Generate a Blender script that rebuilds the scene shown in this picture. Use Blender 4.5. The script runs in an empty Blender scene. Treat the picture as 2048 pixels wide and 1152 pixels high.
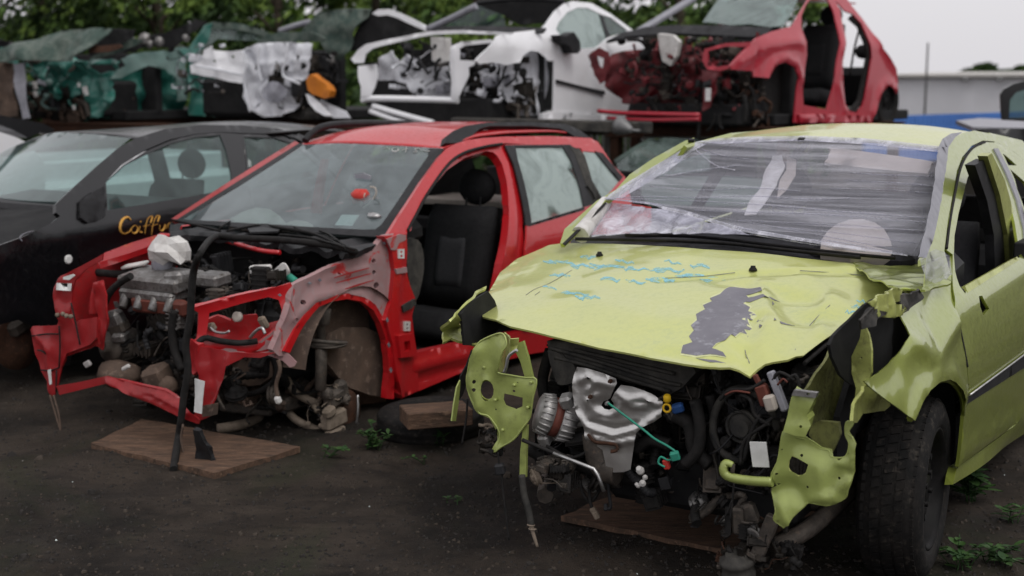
import bpy, math, random
from math import pi, sin, cos, sqrt, exp, atan2
from mathutils import Vector as V, Matrix, noise
from mathutils.geometry import delaunay_2d_cdt
SC=bpy.context.scene; COL=SC.collection
FPX=2650.0; CH=1.653; PIT=.1535; TH=.54
# ---------- pixel -> ray, used to take real positions off the photograph
def ray(u,v):
    a=(u-1024)/FPX; b=(576-v)/FPX; c,s=cos(PIT),sin(PIT)
    return V((a, c+b*s, -s+b*c))
EYE=V((0,0,CH))
def at(u,v,Y):      # world point at distance Y
    d=ray(u,v); return EYE+d*(Y/d.y)
def gnd(u,v,z=0):
    d=ray(u,v); return EYE+d*((z-CH)/d.z)
AX={'x':(0,1,2),'y':(1,0,2),'z':(2,0,1)}
def px(s):
    out=[]
    for t in s.split():
        out.append(tuple(float(q) for q in t.split(',')))
    return out
def tag(o,label=None,cat=None,group=None,kind=None):
    if label:o['label']=label
    if cat:o['category']=cat
    if group:o['group']=group
    if kind:o['kind']=kind
    return o
def cr(p0,p1,p2,p3,t):
    return tuple(.5*((2*b)+(-a+c)*t+(2*a-5*b+4*c-d)*t*t+(-a+3*b-3*c+d)*t*t*t) for a,b,c,d in zip(p0,p1,p2,p3))
def smooth(pts,k,cyc=False):
    if k<=1: return [tuple(p) for p in pts]
    n=len(pts); out=[]
    for i in range(n if cyc else n-1):
        g=lambda j: pts[j%n] if cyc else pts[max(0,min(n-1,j))]
        if tuple(g(i))==tuple(g(i+1)): continue
        for j in range(k): out.append(cr(g(i-1),g(i),g(i+1),g(i+2),j/k))
    if not cyc: out.append(tuple(pts[-1]))
    return out
def inside(x,y,poly):
    c=False; n=len(poly); j=n-1
    for i in range(n):
        xi,yi=poly[i];xj,yj=poly[j]
        if (yi>y)!=(yj>y) and x<(xj-xi)*(y-yi)/(yj-yi)+xi: c=not c
        j=i
    return c
def segd(px_,py_,a,b):
    dx,dy=b[0]-a[0],b[1]-a[1]; L=dx*dx+dy*dy
    t=0 if L<1e-12 else max(0,min(1,((px_-a[0])*dx+(py_-a[1])*dy)/L))
    return math.hypot(px_-a[0]-t*dx,py_-a[1]-t*dy)
def mkobj(name,me,par=None,mats=()):
    o=bpy.data.objects.new(name,me); COL.objects.link(o)
    for m in mats: me.materials.append(m)
    if par: o.parent=par.root if isinstance(par,Frame) else par
    return o
class Frame:
    """local frame: x forward, y to the vehicle's left, z up"""
    def __init__(s,name,o,th=TH,dz=0,rot=None):
        s.root=bpy.data.objects.new(name,None); COL.objects.link(s.root)
        s.root.empty_display_size=.2
        s.th=th
        s.root.location=(o[0],o[1],dz); s.root.rotation_euler=(0,0,atan2(-cos(th),-sin(th)))
        if rot: s.root.rotation_euler=rot
        s.W=Matrix.Translation(s.root.location)@s.root.rotation_euler.to_matrix().to_4x4()
        s.I=s.W.inverted(); s.o=s.I@EYE
    def hit(s,u,v,ax,val):
        d=s.I.to_3x3()@ray(u,v); k,i,j=AX[ax]
        f=val if callable(val) else (lambda a,b:val)
        if not callable(val):
            return s.o+d*((val-s.o[k])/d[k])
        def g(t):
            p=s.o+d*t; return p[k]-f(p[i],p[j])
        c=f(-.3,.7) if ax!='z' else f(0,0)
        t0=(c-s.o[k])/d[k]; lo=max(.5,t0-3); prev=g(lo); t=lo; best=(abs(prev),lo); st=.06
        while t<t0+4:
            t+=st; q=g(t)
            if abs(q)<best[0]: best=(abs(q),t)
            if prev*q<=0:
                a,b=t-st,t
                for _ in range(24):
                    m_=(a+b)/2
                    if g(m_)*prev>0: a=m_
                    else: b=m_
                t=(a+b)/2; break
            prev=q
        else:
            t=best[1]
        p=V(s.o+d*t); p[k]=f(p[i],p[j])
        return p
    def P(s,txt,ax=None,val=None):
        out=[]
        for t in px(txt) if isinstance(txt,str) else txt:
            out.append(s.hit(t[0],t[1],ax,t[2] if len(t)>2 else val))
        return out
    def loc(s,w): return s.I@V(w)
def ridges(C,ax,val,lst):
    """lst: (px path, amplitude, width) -> bump function in the two free coordinates"""
    k,i,j=AX[ax]; R=[]
    for path,a,w in lst:
        R.append(([(q[i],q[j]) for q in C.P(path,ax,val)],a,w))
    def f(a,b):
        z=0
        for pts,am,w in R:
            d=min(segd(a,b,pts[q],pts[q+1]) for q in range(len(pts)-1)) if len(pts)>1 else math.hypot(a-pts[0][0],b-pts[0][1])
            if d<w*3: z+=am/(1+(d/w)**2*2) if am>0 else am*exp(-(d/w)**2)
        return z
    return f
def panel(name,mat,C,ax,val,out,holes=(),th=.006,grid=.05,sm=0,hsm=0,bump=None,sgn=1,off=0,par=None,nz=0,nsc=3,flat=False,mat2=None):
    k,i,j=AX[ax]
    base=val if callable(val) else (lambda a,b:val)
    def f(a,b):
        z=base(a,b)+off
        if bump: z+=bump(a,b)
        if nz:
            q=V((a*nsc,b*nsc,k*3.1+len(name))); n1=noise.noise(q); z+=nz*(1.5*abs(n1)-.35+.5*noise.noise(q*.6+V((9,2,1)))+.30*abs(noise.noise(q*2.7)))
        return z
    f0=(lambda a,b:base(a,b)+off)
    def poly(t,sm):
        P=px(t) if isinstance(t,str) else t
        if sm: P=smooth(P,sm,True)
        return [(p[i],p[j]) if isinstance(p,V) else (lambda h:(h[i],h[j]))(C.hit(p[0],p[1],ax,f0)) for p in P]
    O=poly(out,sm); H=[poly(h,hsm) for h in holes]
    # subdivide long edges
    def sub(L):
        r=[]
        for q in range(len(L)):
            a=L[q];b=L[(q+1)%len(L)]; d=math.hypot(b[0]-a[0],b[1]-a[1])
            if d<1e-5: continue
            n=max(1,int(d/grid+.5))
            for m in range(n): r.append((a[0]+(b[0]-a[0])*m/n,a[1]+(b[1]-a[1])*m/n))
        return r
    O=sub(O);H=[sub(h) for h in H]
    if max(p[0] for p in O)-min(p[0] for p in O)>9 or max(p[1] for p in O)-min(p[1] for p in O)>9: print("TOOBIG",C.root.name,name); grid=max(grid,1.)
    vs=[V(p) for p in O];es=[(q,(q+1)%len(O)) for q in range(len(O))]
    for h in H:
        b=len(vs); vs+=[V(p) for p in h]; es+=[(b+q,b+(q+1)%len(h)) for q in range(len(h))]
    bd=[(vs[a],vs[b]) for a,b in es]
    x0=min(p[0] for p in O);x1=max(p[0] for p in O);y0=min(p[1] for p in O);y1=max(p[1] for p in O)
    r=random.Random(7); ny=int((y1-y0)/grid)+1; nx=int((x1-x0)/grid)+1
    for a in range(nx+1):
        for b in range(ny+1):
            X=x0+(a+.5*(b%2))*grid+r.uniform(-.1,.1)*grid; Y=y0+b*grid+r.uniform(-.1,.1)*grid
            if inside(X,Y,O) and not any(inside(X,Y,h) for h in H) and min(segd(X,Y,p,q) for p,q in bd)>grid*.4:
                vs.append(V((X,Y)))
    R=delaunay_2d_cdt(vs,es,[],0,1e-6)
    rv=[(p[0],p[1]) for p in R[0]]
    fs=[]
    for t in R[2]:
        cx=sum(rv[q][0] for q in t)/len(t);cy=sum(rv[q][1] for q in t)/len(t)
        if inside(cx,cy,O) and not any(inside(cx,cy,h) for h in H): fs.append(tuple(t))
    def P3(a,b):
        p=V((0,0,0));p[i]=a;p[j]=b;p[k]=f(a,b);return p
    e=.004; T=[];B=[]
    for a,b in rv:
        z=f(a,b); n=V((0,0,0)); n[k]=sgn; n[i]=-sgn*(f(a+e,b)-z)/e; n[j]=-sgn*(f(a,b+e)-z)/e
        n.normalize(); p=P3(a,b); T.append(p); B.append(p-n*th)
    verts=[tuple(p) for p in T]+[tuple(p) for p in B]; n=len(T); faces=[];sm_=[]
    # winding
    def good(t):
        a,b,c=(T[q] for q in t[:3]); return (b-a).cross(c-a)[k]*sgn>0
    cnt={}
    for t in fs:
        if not good(t): t=t[::-1]
        faces.append(t);sm_.append(not flat);faces.append(tuple(q+n for q in t[::-1]));sm_.append(not flat)
        for q in range(len(t)):
            ed=(t[q],t[(q+1)%len(t)]); cnt[ed]=cnt.get(ed,0)+1
    nf=len(faces)
    for (a,b) in list(cnt):
        if (b,a) not in cnt:
            m=len(verts); verts+=[verts[a],verts[b],verts[b+n],verts[a+n]]; faces.append((m+3,m+2,m+1,m)); sm_.append(False)
    me=bpy.data.meshes.new(name); me.from_pydata(verts,[],faces); me.polygons.foreach_set('use_smooth',sm_)
    o=mkobj(name,me,par or C,[mat]+([mat2] if mat2 else []))
    if mat2:
        for q in range(1,nf,2): me.polygons[q].material_index=1
    return o
def loft(name,mat,C,rows,nu=6,nv=6,th=0,par=None,flip=False,bump=None,extra=()):
    rows=[[tuple(p) for p in r] for r in rows]
    R=[smooth(r,nu) for r in rows]
    G=[list(c) for c in zip(*R)]           # columns
    G=[smooth(c,nv) for c in G]
    nr=len(G[0]);nc=len(G)
    P=[[V(G[c][r]) for c in range(nc)] for r in range(nr)]
    if bump: P=[[p+bump(p) for p in r] for r in P]
    mb=MB(); mb.m=0
    vs=[p for r in P for p in r]; b=len(mb.v)
    mb.v+=[tuple(p) for p in vs]
    for r in range(nr-1):
        for c in range(nc-1):
            q=(r*nc+c,r*nc+c+1,(r+1)*nc+c+1,(r+1)*nc+c); q=q[::-1] if flip else q
            mb.f.append(q);mb.mi.append(0);mb.s.append(True)
    o=mb.build(name,[mat]+list(extra),par or C)
    if th:
        m=o.modifiers.new('s','SOLIDIFY');m.thickness=th;m.offset=-1
    return o
class MB:
    def __init__(s): s.v=[];s.f=[];s.mi=[];s.s=[];s.m=0;s.k=[]
    def add(s,vs,fs,smooth_=False):
        b=len(s.v); s.v+=[tuple(p) for p in vs]
        for f in fs: s.f.append(tuple(b+q for q in f));s.mi.append(s.m);s.s.append(smooth_)
    def box(s,c,sz,rot=(0,0,0),bev=.12):
        s.k.append((len(s.v),len(s.f)))
        from mathutils import Euler
        M=Euler(rot).to_matrix(); hx,hy,hz=sz[0]/2,sz[1]/2,sz[2]/2; d=min(hx,hy,hz)*2*bev
        vs=[];idx={}
        for a in (-1,1):
            for b in (-1,1):
                for e in (-1,1):
                    for w,q in enumerate(((hx-d,hy-d,hz),(hx-d,hy,hz-d),(hx,hy-d,hz-d))):
                        idx[(a,b,e,w)]=len(vs); vs.append(V(c)+M@V((a*q[0],b*q[1],e*q[2])))
        fs=[]
        def F(*k):
            q=[idx[z] for z in k]; ctr=sum((vs[z] for z in q),V((0,0,0)))/len(q)-V(c)
            n=(vs[q[1]]-vs[q[0]]).cross(vs[q[2]]-vs[q[1]])
            fs.append(tuple(q) if n.dot(ctr)>0 else tuple(q[::-1]))
        for e in (-1,1):
            F((-1,-1,e,0),(1,-1,e,0),(1,1,e,0),(-1,1,e,0))
            F((-1,e,-1,1),(1,e,-1,1),(1,e,1,1),(-1,e,1,1))
            F((e,-1,-1,2),(e,1,-1,2),(e,1,1,2),(e,-1,1,2))
        for a in (-1,1):
            for b in (-1,1):
                F((-1,a,b,0),(1,a,b,0),(1,a,b,1),(-1,a,b,1))
                F((a,-1,b,0),(a,1,b,0),(a,1,b,2),(a,-1,b,2))
                F((a,b,-1,1),(a,b,1,1),(a,b,1,2),(a,b,-1,2))
                for e in (-1,1): F((a,b,e,0),(a,b,e,1),(a,b,e,2)) if e==1 or True else 0
        s.add(vs,fs)
    def ring(s,c,ax,r,n,ph=0):
        ax=V(ax).normalized(); u=ax.orthogonal().normalized(); w=ax.cross(u)
        return [V(c)+(u*cos(2*pi*q/n+ph)+w*sin(2*pi*q/n+ph))*r for q in range(n)]
    def lathe(s,c,ax,prof,n=24,closed=False,smooth_=True):
        s.k.append((len(s.v),len(s.f)))
        ax=V(ax).normalized(); vs=[]
        for h,r in prof: vs+=s.ring(V(c)+ax*h,ax,max(r,1e-4),n)
        fs=[];m=len(prof)
        for a in range(m if closed else m-1):
            for q in range(n):
                b=(a+1)%m; fs.append((a*n+q,a*n+(q+1)%n,b*n+(q+1)%n,b*n+q))
        s.add(vs,fs,smooth_)
        if not closed:
            b=len(s.v)-len(vs)
            for rr,fl in ((0,True),(m-1,False)):
                q=[b+rr*n+z for z in range(n)]; s.f.append(tuple(q[::-1]) if fl else tuple(q)); s.mi.append(s.m);s.s.append(False)
    def cyl(s,a,b,r,r2=None,n=14):
        a=V(a);b=V(b);L=(b-a).length; r2=r if r2 is None else r2; d=min(r,L)*.12
        s.lathe(a,b-a,[(0,r-d),(d,r),(L-d,r2),(L,r2-d)],n)
    def tube(s,pts,r,n=8,k=5,cyc=False,flat=1,prof=None):
        pts=[V(p) for p in smooth([tuple(p) for p in pts],k,cyc)]
        if len(pts)<2: return
        s.k.append((len(s.v),len(s.f)))
        N=len(pts); T=[]
        for q in range(N):
            a=pts[(q-1)%N] if cyc or q>0 else pts[q]; b=pts[(q+1)%N] if cyc or q<N-1 else pts[q]
            t=(b-a); T.append(t.normalized() if t.length>1e-9 else V((0,0,1)))
        u=T[0].orthogonal().normalized(); vs=[]
        for q in range(N):
            u=(u-T[q]*u.dot(T[q])); u=u.normalized() if u.length>1e-6 else T[q].orthogonal().normalized()
            w=T[q].cross(u); rr=r if not callable(r) else r(q/(N-1))
            for z in range(n):
                a=2*pi*z/n; vs.append(pts[q]+u*cos(a)*rr+w*sin(a)*rr*flat)
        fs=[]
        for q in range(N if cyc else N-1):
            b=(q+1)%N
            for z in range(n): fs.append((q*n+z,q*n+(z+1)%n,b*n+(z+1)%n,b*n+z))
        s.add(vs,fs,True)
        if not cyc:
            b=len(s.v)-len(vs); s.f.append(tuple(b+z for z in range(n))[::-1]);s.mi.append(s.m);s.s.append(False)
            s.f.append(tuple(b+(N-1)*n+z for z in range(n)));s.mi.append(s.m);s.s.append(False)
    def ball(s,c,r,n=10,sc=(1,1,1),nz=0,seed=0):
        s.k.append((len(s.v),len(s.f)))
        vs=[];fs=[];m=max(4,n//2)
        for a in range(m+1):
            t=pi*a/m
            for q in range(n):
                p=V((sin(t)*cos(2*pi*q/n),sin(t)*sin(2*pi*q/n),cos(t)))
                rr=r*(1+nz*noise.noise(p*1.7+V((seed,seed*.7,0))))
                vs.append(V(c)+V((p.x*sc[0],p.y*sc[1],p.z*sc[2]))*rr)
        for a in range(m):
            for q in range(n): fs.append((a*n+q,(a+1)*n+q,(a+1)*n+(q+1)%n,a*n+(q+1)%n))
        s.add(vs,fs,True)
    def split(s,name,mats,par=None):
        K=s.k+[(len(s.v),len(s.f))]
        for (v0,f0),(v1,f1) in zip(K,K[1:]):
            t=MB(); t.v=s.v[v0:v1]; t.f=[tuple(q-v0 for q in f) for f in s.f[f0:f1]]; t.mi=s.mi[f0:f1]; t.s=s.s[f0:f1]; o=t.build(name,mats,par)
        return o
    def build(s,name,mats,par=None):
        me=bpy.data.meshes.new(name); me.from_pydata(s.v,[],s.f)
        if not isinstance(mats,(list,tuple)): mats=[mats]
        o=mkobj(name,me,par,mats)
        me.polygons.foreach_set('material_index',s.mi); me.polygons.foreach_set('use_smooth',s.s)
        me.validate()
        return o
# ---------- materials
def newmat(name):
    m=bpy.data.materials.new(name); m.use_nodes=True; nt=m.node_tree
    b=nt.nodes['Principled BSDF']; return m,nt,b
def noi(nt,sc,det=4,rough=.6,vec=None,w=None,dist=0):
    n=nt.nodes.new('ShaderNodeTexNoise'); n.inputs['Scale'].default_value=sc; n.inputs['Detail'].default_value=det
    n.inputs['Roughness'].default_value=rough; n.inputs['Distortion'].default_value=dist
    if vec: nt.links.new(vec,n.inputs['Vector'])
    return n.outputs['Fac']
def ramp(nt,src,stops):
    r=nt.nodes.new('ShaderNodeValToRGB'); e=r.color_ramp.elements
    while len(e)<len(stops): e.new(.5)
    for q,(p,c) in zip(e,stops):
        q.position=p; q.color=(c,c,c,1) if not isinstance(c,tuple) else (*c,1)
    nt.links.new(src,r.inputs[0]); return r.outputs[0]
def mixc(nt,f,a,b):
    m=nt.nodes.new('ShaderNodeMix'); m.data_type='RGBA'
    def s(i,v):
        if hasattr(v,'links') or hasattr(v,'is_linked'): nt.links.new(v,m.inputs[i])
        elif isinstance(v,tuple): m.inputs[i].default_value=(*v,1)
        else: m.inputs[i].default_value=v
    s(0,f);s(6,a);s(7,b); return m.outputs[2]
def coords(nt,scale=(1,1,1),kind='Object'):
    t=nt.nodes.new('ShaderNodeTexCoord'); m=nt.nodes.new('ShaderNodeMapping'); m.inputs['Scale'].default_value=scale
    nt.links.new(t.outputs[kind],m.inputs[0]); return m.outputs[0]
def bumpn(nt,b,h,strength=.3,dist=.01):
    n=nt.nodes.new('ShaderNodeBump'); n.inputs['Strength'].default_value=strength; n.inputs['Distance'].default_value=dist
    nt.links.new(h,n.inputs['Height']); nt.links.new(n.outputs[0],b.inputs['Normal'])
def paint(name,col,metal=.35,rough=.3,dirt=.35,dcol=(.11,.085,.06),coat=.6,lo=.45,wear=0,wcol=(.3,.3,.32),peel=0):
    m,nt,b=newmat(name); vec=coords(nt)
    d=ramp(nt,noi(nt,3.5,8,.7,vec,dist=.6),[(lo,0.),(lo+.3,1.)])
    d2=ramp(nt,noi(nt,45,5,.7,vec),[(.45,.25),(.7,1.)])
    mm=nt.nodes.new('ShaderNodeMath');mm.operation='MULTIPLY';nt.links.new(d,mm.inputs[0]);nt.links.new(d2,mm.inputs[1])
    m3=nt.nodes.new('ShaderNodeMath');m3.operation='MULTIPLY';nt.links.new(mm.outputs[0],m3.inputs[0]);m3.inputs[1].default_value=dirt
    var=mixc(nt,noi(nt,1.3,3,.5,vec),tuple(c*.88 for c in col),tuple(min(1,c*1.1) for c in col))
    c=mixc(nt,m3.outputs[0],var,dcol)
    if wear:
        w=ramp(nt,noi(nt,5,10,.75,coords(nt,(1,1.7,.8)),dist=1.2),[(.5-wear*.5+.14,0.),(.5-wear*.5+.17,1.)])
        c=mixc(nt,w,c,wcol)
    nt.links.new(c,b.inputs['Base Color'])
    b.inputs['Metallic'].default_value=metal; b.inputs['Coat Weight'].default_value=coat; b.inputs['Coat Roughness'].default_value=.06
    r=nt.nodes.new('ShaderNodeMath');r.operation='MULTIPLY_ADD';nt.links.new(d2,r.inputs[0]);r.inputs[1].default_value=.22;r.inputs[2].default_value=rough
    nt.links.new(r.outputs[0],b.inputs['Roughness'])
    bumpn(nt,b,noi(nt,160,3,.6,vec),.06,.004)
    return m
def rough_mat(name,c1,c2,sc=12,rough=.6,metal=0,bump=.4,bd=.006,c3=None,lo=.35,hi=.65,vs=(1,1,1),spec=.18):
    m,nt,b=newmat(name); vec=coords(nt,vs)
    c=mixc(nt,ramp(nt,noi(nt,sc,8,.7,vec,dist=.4),[(lo,0.),(hi,1.)]),c1,c2)
    if c3: c=mixc(nt,ramp(nt,noi(nt,sc*3.1,6,.7,vec),[(.56,0.),(.66,1.)]),c,c3)
    nt.links.new(c,b.inputs['Base Color']); b.inputs['Roughness'].default_value=rough; b.inputs['Metallic'].default_value=metal
    b.inputs['Specular IOR Level'].default_value=spec
    if bump: bumpn(nt,b,noi(nt,sc*2.5,8,.7,vec),bump,bd)
    return m
def glassm(name,tint=(.55,.66,.64),dust_glare=.2,dcol=(.42,.46,.46),refl=1.0,lo=.35):
    m,nt,b=newmat(name); nt.nodes.remove(b); out=nt.nodes['Material Output']
    t=nt.nodes.new('ShaderNodeBsdfTransparent');t.inputs[0].default_value=(*tint,1)
    g=nt.nodes.new('ShaderNodeBsdfGlossy');g.inputs['Roughness'].default_value=.04;g.inputs[0].default_value=(.9,.95,.95,1)
    f=nt.nodes.new('ShaderNodeFresnel');f.inputs[0].default_value=1.55
    fm=nt.nodes.new('ShaderNodeMath');fm.operation='MULTIPLY';nt.links.new(f.outputs[0],fm.inputs[0]);fm.use_clamp=True
    gm=nt.nodes.new('ShaderNodeNewGeometry');iv=nt.nodes.new('ShaderNodeMath');iv.operation='MULTIPLY_ADD';iv.inputs[1].default_value=-refl;iv.inputs[2].default_value=refl;nt.links.new(gm.outputs['Backfacing'],iv.inputs[0]);nt.links.new(iv.outputs[0],fm.inputs[1])
    d=nt.nodes.new('ShaderNodeBsdfDiffuse');d.inputs[0].default_value=(*dcol,1)
    n=ramp(nt,noi(nt,5,7,.65,coords(nt),dist=.8),[(lo,dust_glare*.35),(lo+.35,dust_glare)])  # diffuse grey for dust and, painted in, the bright sky reflection
    m1=nt.nodes.new('ShaderNodeMixShader');nt.links.new(n,m1.inputs[0]);nt.links.new(t.outputs[0],m1.inputs[1]);nt.links.new(d.outputs[0],m1.inputs[2])
    m2=nt.nodes.new('ShaderNodeMixShader');nt.links.new(fm.outputs[0],m2.inputs[0]);nt.links.new(m1.outputs[0],m2.inputs[1]);nt.links.new(g.outputs[0],m2.inputs[2])
    nt.links.new(m2.outputs[0],out.inputs[0]); return m
def filmm(name,den=.35,streak=(2.2,.6,26)):
    m,nt,b=newmat(name); nt.nodes.remove(b); out=nt.nodes['Material Output']
    t=nt.nodes.new('ShaderNodeBsdfTransparent');t.inputs[0].default_value=(.93,.93,.96,1)
    p=nt.nodes.new('ShaderNodeBsdfPrincipled');p.inputs['Base Color'].default_value=(.74,.74,.81,1);p.inputs['Roughness'].default_value=.16
    p.inputs['Specular IOR Level'].default_value=.7
    v=coords(nt,streak); s1=noi(nt,1.6,6,.65,v,dist=.7)
    n=ramp(nt,s1,[(.38,den*.55),(.5,den*.8),(.63,min(1,den*1.5)),(.72,min(1,den*2.1))])
    bn=nt.nodes.new('ShaderNodeBump');bn.inputs['Strength'].default_value=.6;bn.inputs['Distance'].default_value=.02;nt.links.new(s1,bn.inputs['Height']);nt.links.new(bn.outputs[0],p.inputs['Normal'])
    mx=nt.nodes.new('ShaderNodeMixShader');nt.links.new(n,mx.inputs[0]);nt.links.new(t.outputs[0],mx.inputs[1]);nt.links.new(p.outputs[0],mx.inputs[2])
    nt.links.new(mx.outputs[0],out.inputs[0]); return m
M={}
M['lime']=paint('lime_paint',(.34,.40,.07),.6,.25,.2,(.12,.12,.05),coat=.8)
M['lime_hood']=paint('lime_hood_paint',(.57,.60,.19),.3,.28,.5,(.36,.44,.27),coat=.6,lo=.36)
M['lime_dirty']=paint('lime_inner_paint',(.46,.50,.14),.3,.38,.75,(.09,.075,.045),coat=.3,lo=.36)
M['lime_inner']=paint('lime_inner_sheet',(.34,.40,.11),.12,.38,.75,(.08,.075,.03),coat=.4,lo=.42)
M['red_mid']=paint('red_nose_paint',(.30,.003,.006),0,.45,.6,(.07,.035,.03),coat=.35,lo=.42)
M['alu_l']=rough_mat('machined_aluminium',(.46,.45,.44),(.30,.29,.28),30,.45,.6,.3,.003)
M['olive_mottle']=rough_mat('mottled_old_paint',(.055,.085,.072),(.12,.145,.125),7,.6,.1,.4,.01,c3=(.04,.055,.045),lo=.42,hi=.58)
M['lime_grime_shade']=paint('grimy_shaded_lime',(.20,.21,.06),.2,.5,.95,(.03,.027,.02),coat=.1,lo=.25)  # grimy lime, also darkened to paint in the shade under the bonnet
M['rimblack']=rough_mat('black_wheel',(.003,.003,.003),(.009,.008,.008),16,.6,.0,.2,.003,spec=.15)
M['red']=paint('red_paint',(.48,.004,.009),.0,.36,.38,(.12,.05,.04),coat=.6,lo=.46)
M['red_dirty']=paint('red_inner_paint',(.42,.012,.016),.1,.4,.75,(.07,.045,.035),coat=.25,lo=.38)
M['red_dust']=paint('dusty_grey_red',(.33,.18,.18),0,.6,.8,(.30,.25,.255),coat=.05,lo=.3,wear=.08,wcol=(.42,.03,.03))
M['black']=paint('black_paint',(.004,.004,.005),0,.22,.12,(.015,.014,.013),coat=.35,lo=.5)
M['white']=paint('white_paint',(.82,.82,.84),0,.35,.35,(.25,.24,.24),coat=.4,lo=.45)
M['white_dirty']=paint('white_inner_paint',(.70,.71,.75),0,.5,.8,(.16,.16,.17),coat=.2,lo=.36)
M['green']=paint('green_paint',(.012,.13,.10),.2,.35,.6,(.10,.10,.09),coat=.5,lo=.42)
M['green_dust']=paint('green_dusty',(.10,.18,.16),.1,.6,.7,(.20,.22,.21),coat=.1,lo=.34)
M['bgreen']=paint('olive_grey_paint',(.06,.10,.085),.1,.5,.8,(.10,.10,.085),coat=.15,lo=.36)
M['rose']=paint('crimson_paint',(.42,.012,.03),.2,.32,.25,(.18,.08,.08),coat=.6,lo=.45)
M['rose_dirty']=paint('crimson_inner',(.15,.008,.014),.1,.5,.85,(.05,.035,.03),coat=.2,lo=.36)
M['plastic']=rough_mat('black_plastic',(.012,.012,.013),(.027,.027,.029),14,.5,0,.25,.004)
M['plastic_d']=rough_mat('dusty_black_plastic',(.02,.02,.02),(.075,.07,.062),9,.75,0,.35,.005)
M['rubber']=rough_mat('rubber',(.009,.009,.009),(.024,.022,.021),30,.7,0,.4,.003)
M['tyre']=rough_mat('muddy_tyre',(.007,.007,.007),(.022,.019,.017),11,.8,0,.7,.006,c3=(.045,.039,.033),lo=.4,hi=.75)
M['alu']=rough_mat('cast_aluminium',(.30,.295,.29),(.13,.12,.11),22,.5,.75,.5,.005,c3=(.07,.06,.05))
M['shield']=rough_mat('pressed_heat_shield',(.66,.65,.63),(.52,.50,.48),9,.33,.92,.2,.004,lo=.4,hi=.8)
M['iron']=rough_mat('greasy_iron',(.050,.044,.039),(.120,.102,.086),16,.55,.3,.6,.006,c3=(.13,.10,.08))
M['grime']=rough_mat('oily_grime',(.008,.007,.006),(.036,.031,.026),18,.45,.1,.6,.008)
M['rust']=rough_mat('rust',(.075,.035,.022),(.045,.028,.02),20,.85,.1,.6,.005,c3=(.13,.06,.035))
M['mudrust']=rough_mat('muddy_brown_liner',(.13,.090,.068),(.075,.056,.046),7,.85,0,.5,.006,c3=(.19,.14,.11))
M['beigemetal']=rough_mat('dry_mud_metal',(.26,.21,.165),(.13,.105,.08),14,.8,.1,.5,.005)
M['steel']=rough_mat('bright_steel',(.55,.55,.55),(.35,.34,.33),25,.35,.9,.2,.003)
M['whitep']=rough_mat('white_plastic',(.68,.67,.65),(.45,.43,.41),10,.45,0,.2,.004)
M['paper']=rough_mat('paper_label',(.75,.75,.74),(.60,.60,.58),20,.6,0,0)
M['beige']=rough_mat('beige_fabric',(.48,.43,.38),(.38,.34,.30),8,.85,0,.2,.004)
M['seat']=rough_mat('charcoal_fabric',(.010,.010,.011),(.018,.018,.019),40,.9,0,.3,.003)
M['seat2']=rough_mat('grey_fabric',(.026,.026,.028),(.036,.036,.039),60,.9,0,.3,.003)
M['inner']=rough_mat('dark_interior',(.010,.010,.011),(.022,.022,.022),8,.8,0,.1,.004,spec=.2)
M['orange']=rough_mat('orange_plastic',(.60,.20,.02),(.42,.13,.02),9,.45,0,.2,.004)
M['yellowp']=rough_mat('yellow_plastic',(.75,.48,.02),(.6,.36,.02),9,.4,0,.1,.004)
M['brownp']=rough_mat('brown_plastic',(.16,.05,.035),(.10,.035,.028),12,.5,0,.2,.004)
M['cable_g']=rough_mat('green_cable',(.03,.30,.20),(.04,.22,.16),20,.45,0,0)
M['blue']=rough_mat('blue_plastic',(.03,.10,.30),(.03,.07,.2),20,.45,0,0)
M['bare']=rough_mat('bare_grey_primer',(.165,.16,.185),(.22,.215,.24),5,.55,.25,.4,.004,c3=(.30,.30,.33))
M['wood']=rough_mat('weathered_board',(.165,.098,.065),(.060,.042,.032),5,.9,0,.9,.012,c3=(.22,.14,.095),vs=(1.2,7,3))
M['glass']=glassm('grey_glass',(.5,.6,.58),.72,(.40,.48,.46),lo=.2)  # heavy layer paints the bright sky reflected in the side windows
M['glass_b']=glassm('tinted_glass',(.55,.68,.66),.17,(.22,.28,.275),lo=.3)
M['glass_w']=glassm('windscreen_glass',(.70,.78,.78),.20,(.42,.47,.49),lo=.3)
M['glass_g']=glassm('crazed_glass',(.45,.58,.55),.55,(.28,.35,.33))
M['film']=filmm('wrap_film',.165)
M['film2']=filmm('wrap_fold',.34,(3,9,9))
M['filmb']=filmm('wrap_bag',.5,(6,6,9))
M['gold']=rough_mat('gold_lettering',(.62,.34,.07),(.50,.24,.05),30,.5,0,0)
M['tape']=rough_mat('grey_tape',(.22,.22,.25),(.30,.30,.33),20,.4,0,.2,.003)
def faded(name,col,den):
    m,nt,b=newmat(name); out=nt.nodes['Material Output']; t=nt.nodes.new('ShaderNodeBsdfTransparent'); mx=nt.nodes.new('ShaderNodeMixShader')
    b.inputs['Base Color'].default_value=(*col,1); b.inputs['Roughness'].default_value=.6
    nt.links.new(ramp(nt,noi(nt,30,5,.7,coords(nt)),[(.36,0.),(.62,den)]),mx.inputs[0]); nt.links.new(t.outputs[0],mx.inputs[1]); nt.links.new(b.outputs[0],mx.inputs[2]); nt.links.new(mx.outputs[0],out.inputs[0]); return m
M['marker']=faded('faded_blue_marker',(.30,.62,.72),.75)
M['flake']=rough_mat('pale_paint_edge',(.62,.64,.36),(.50,.52,.30),40,.6,0,.2,.002)
M['chalk']=rough_mat('white_chalk',(.6,.65,.62),(.45,.5,.48),30,.8,0,0)
M['redl']=rough_mat('red_item',(.55,.05,.04),(.45,.04,.03),20,.5,0,0)
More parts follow.
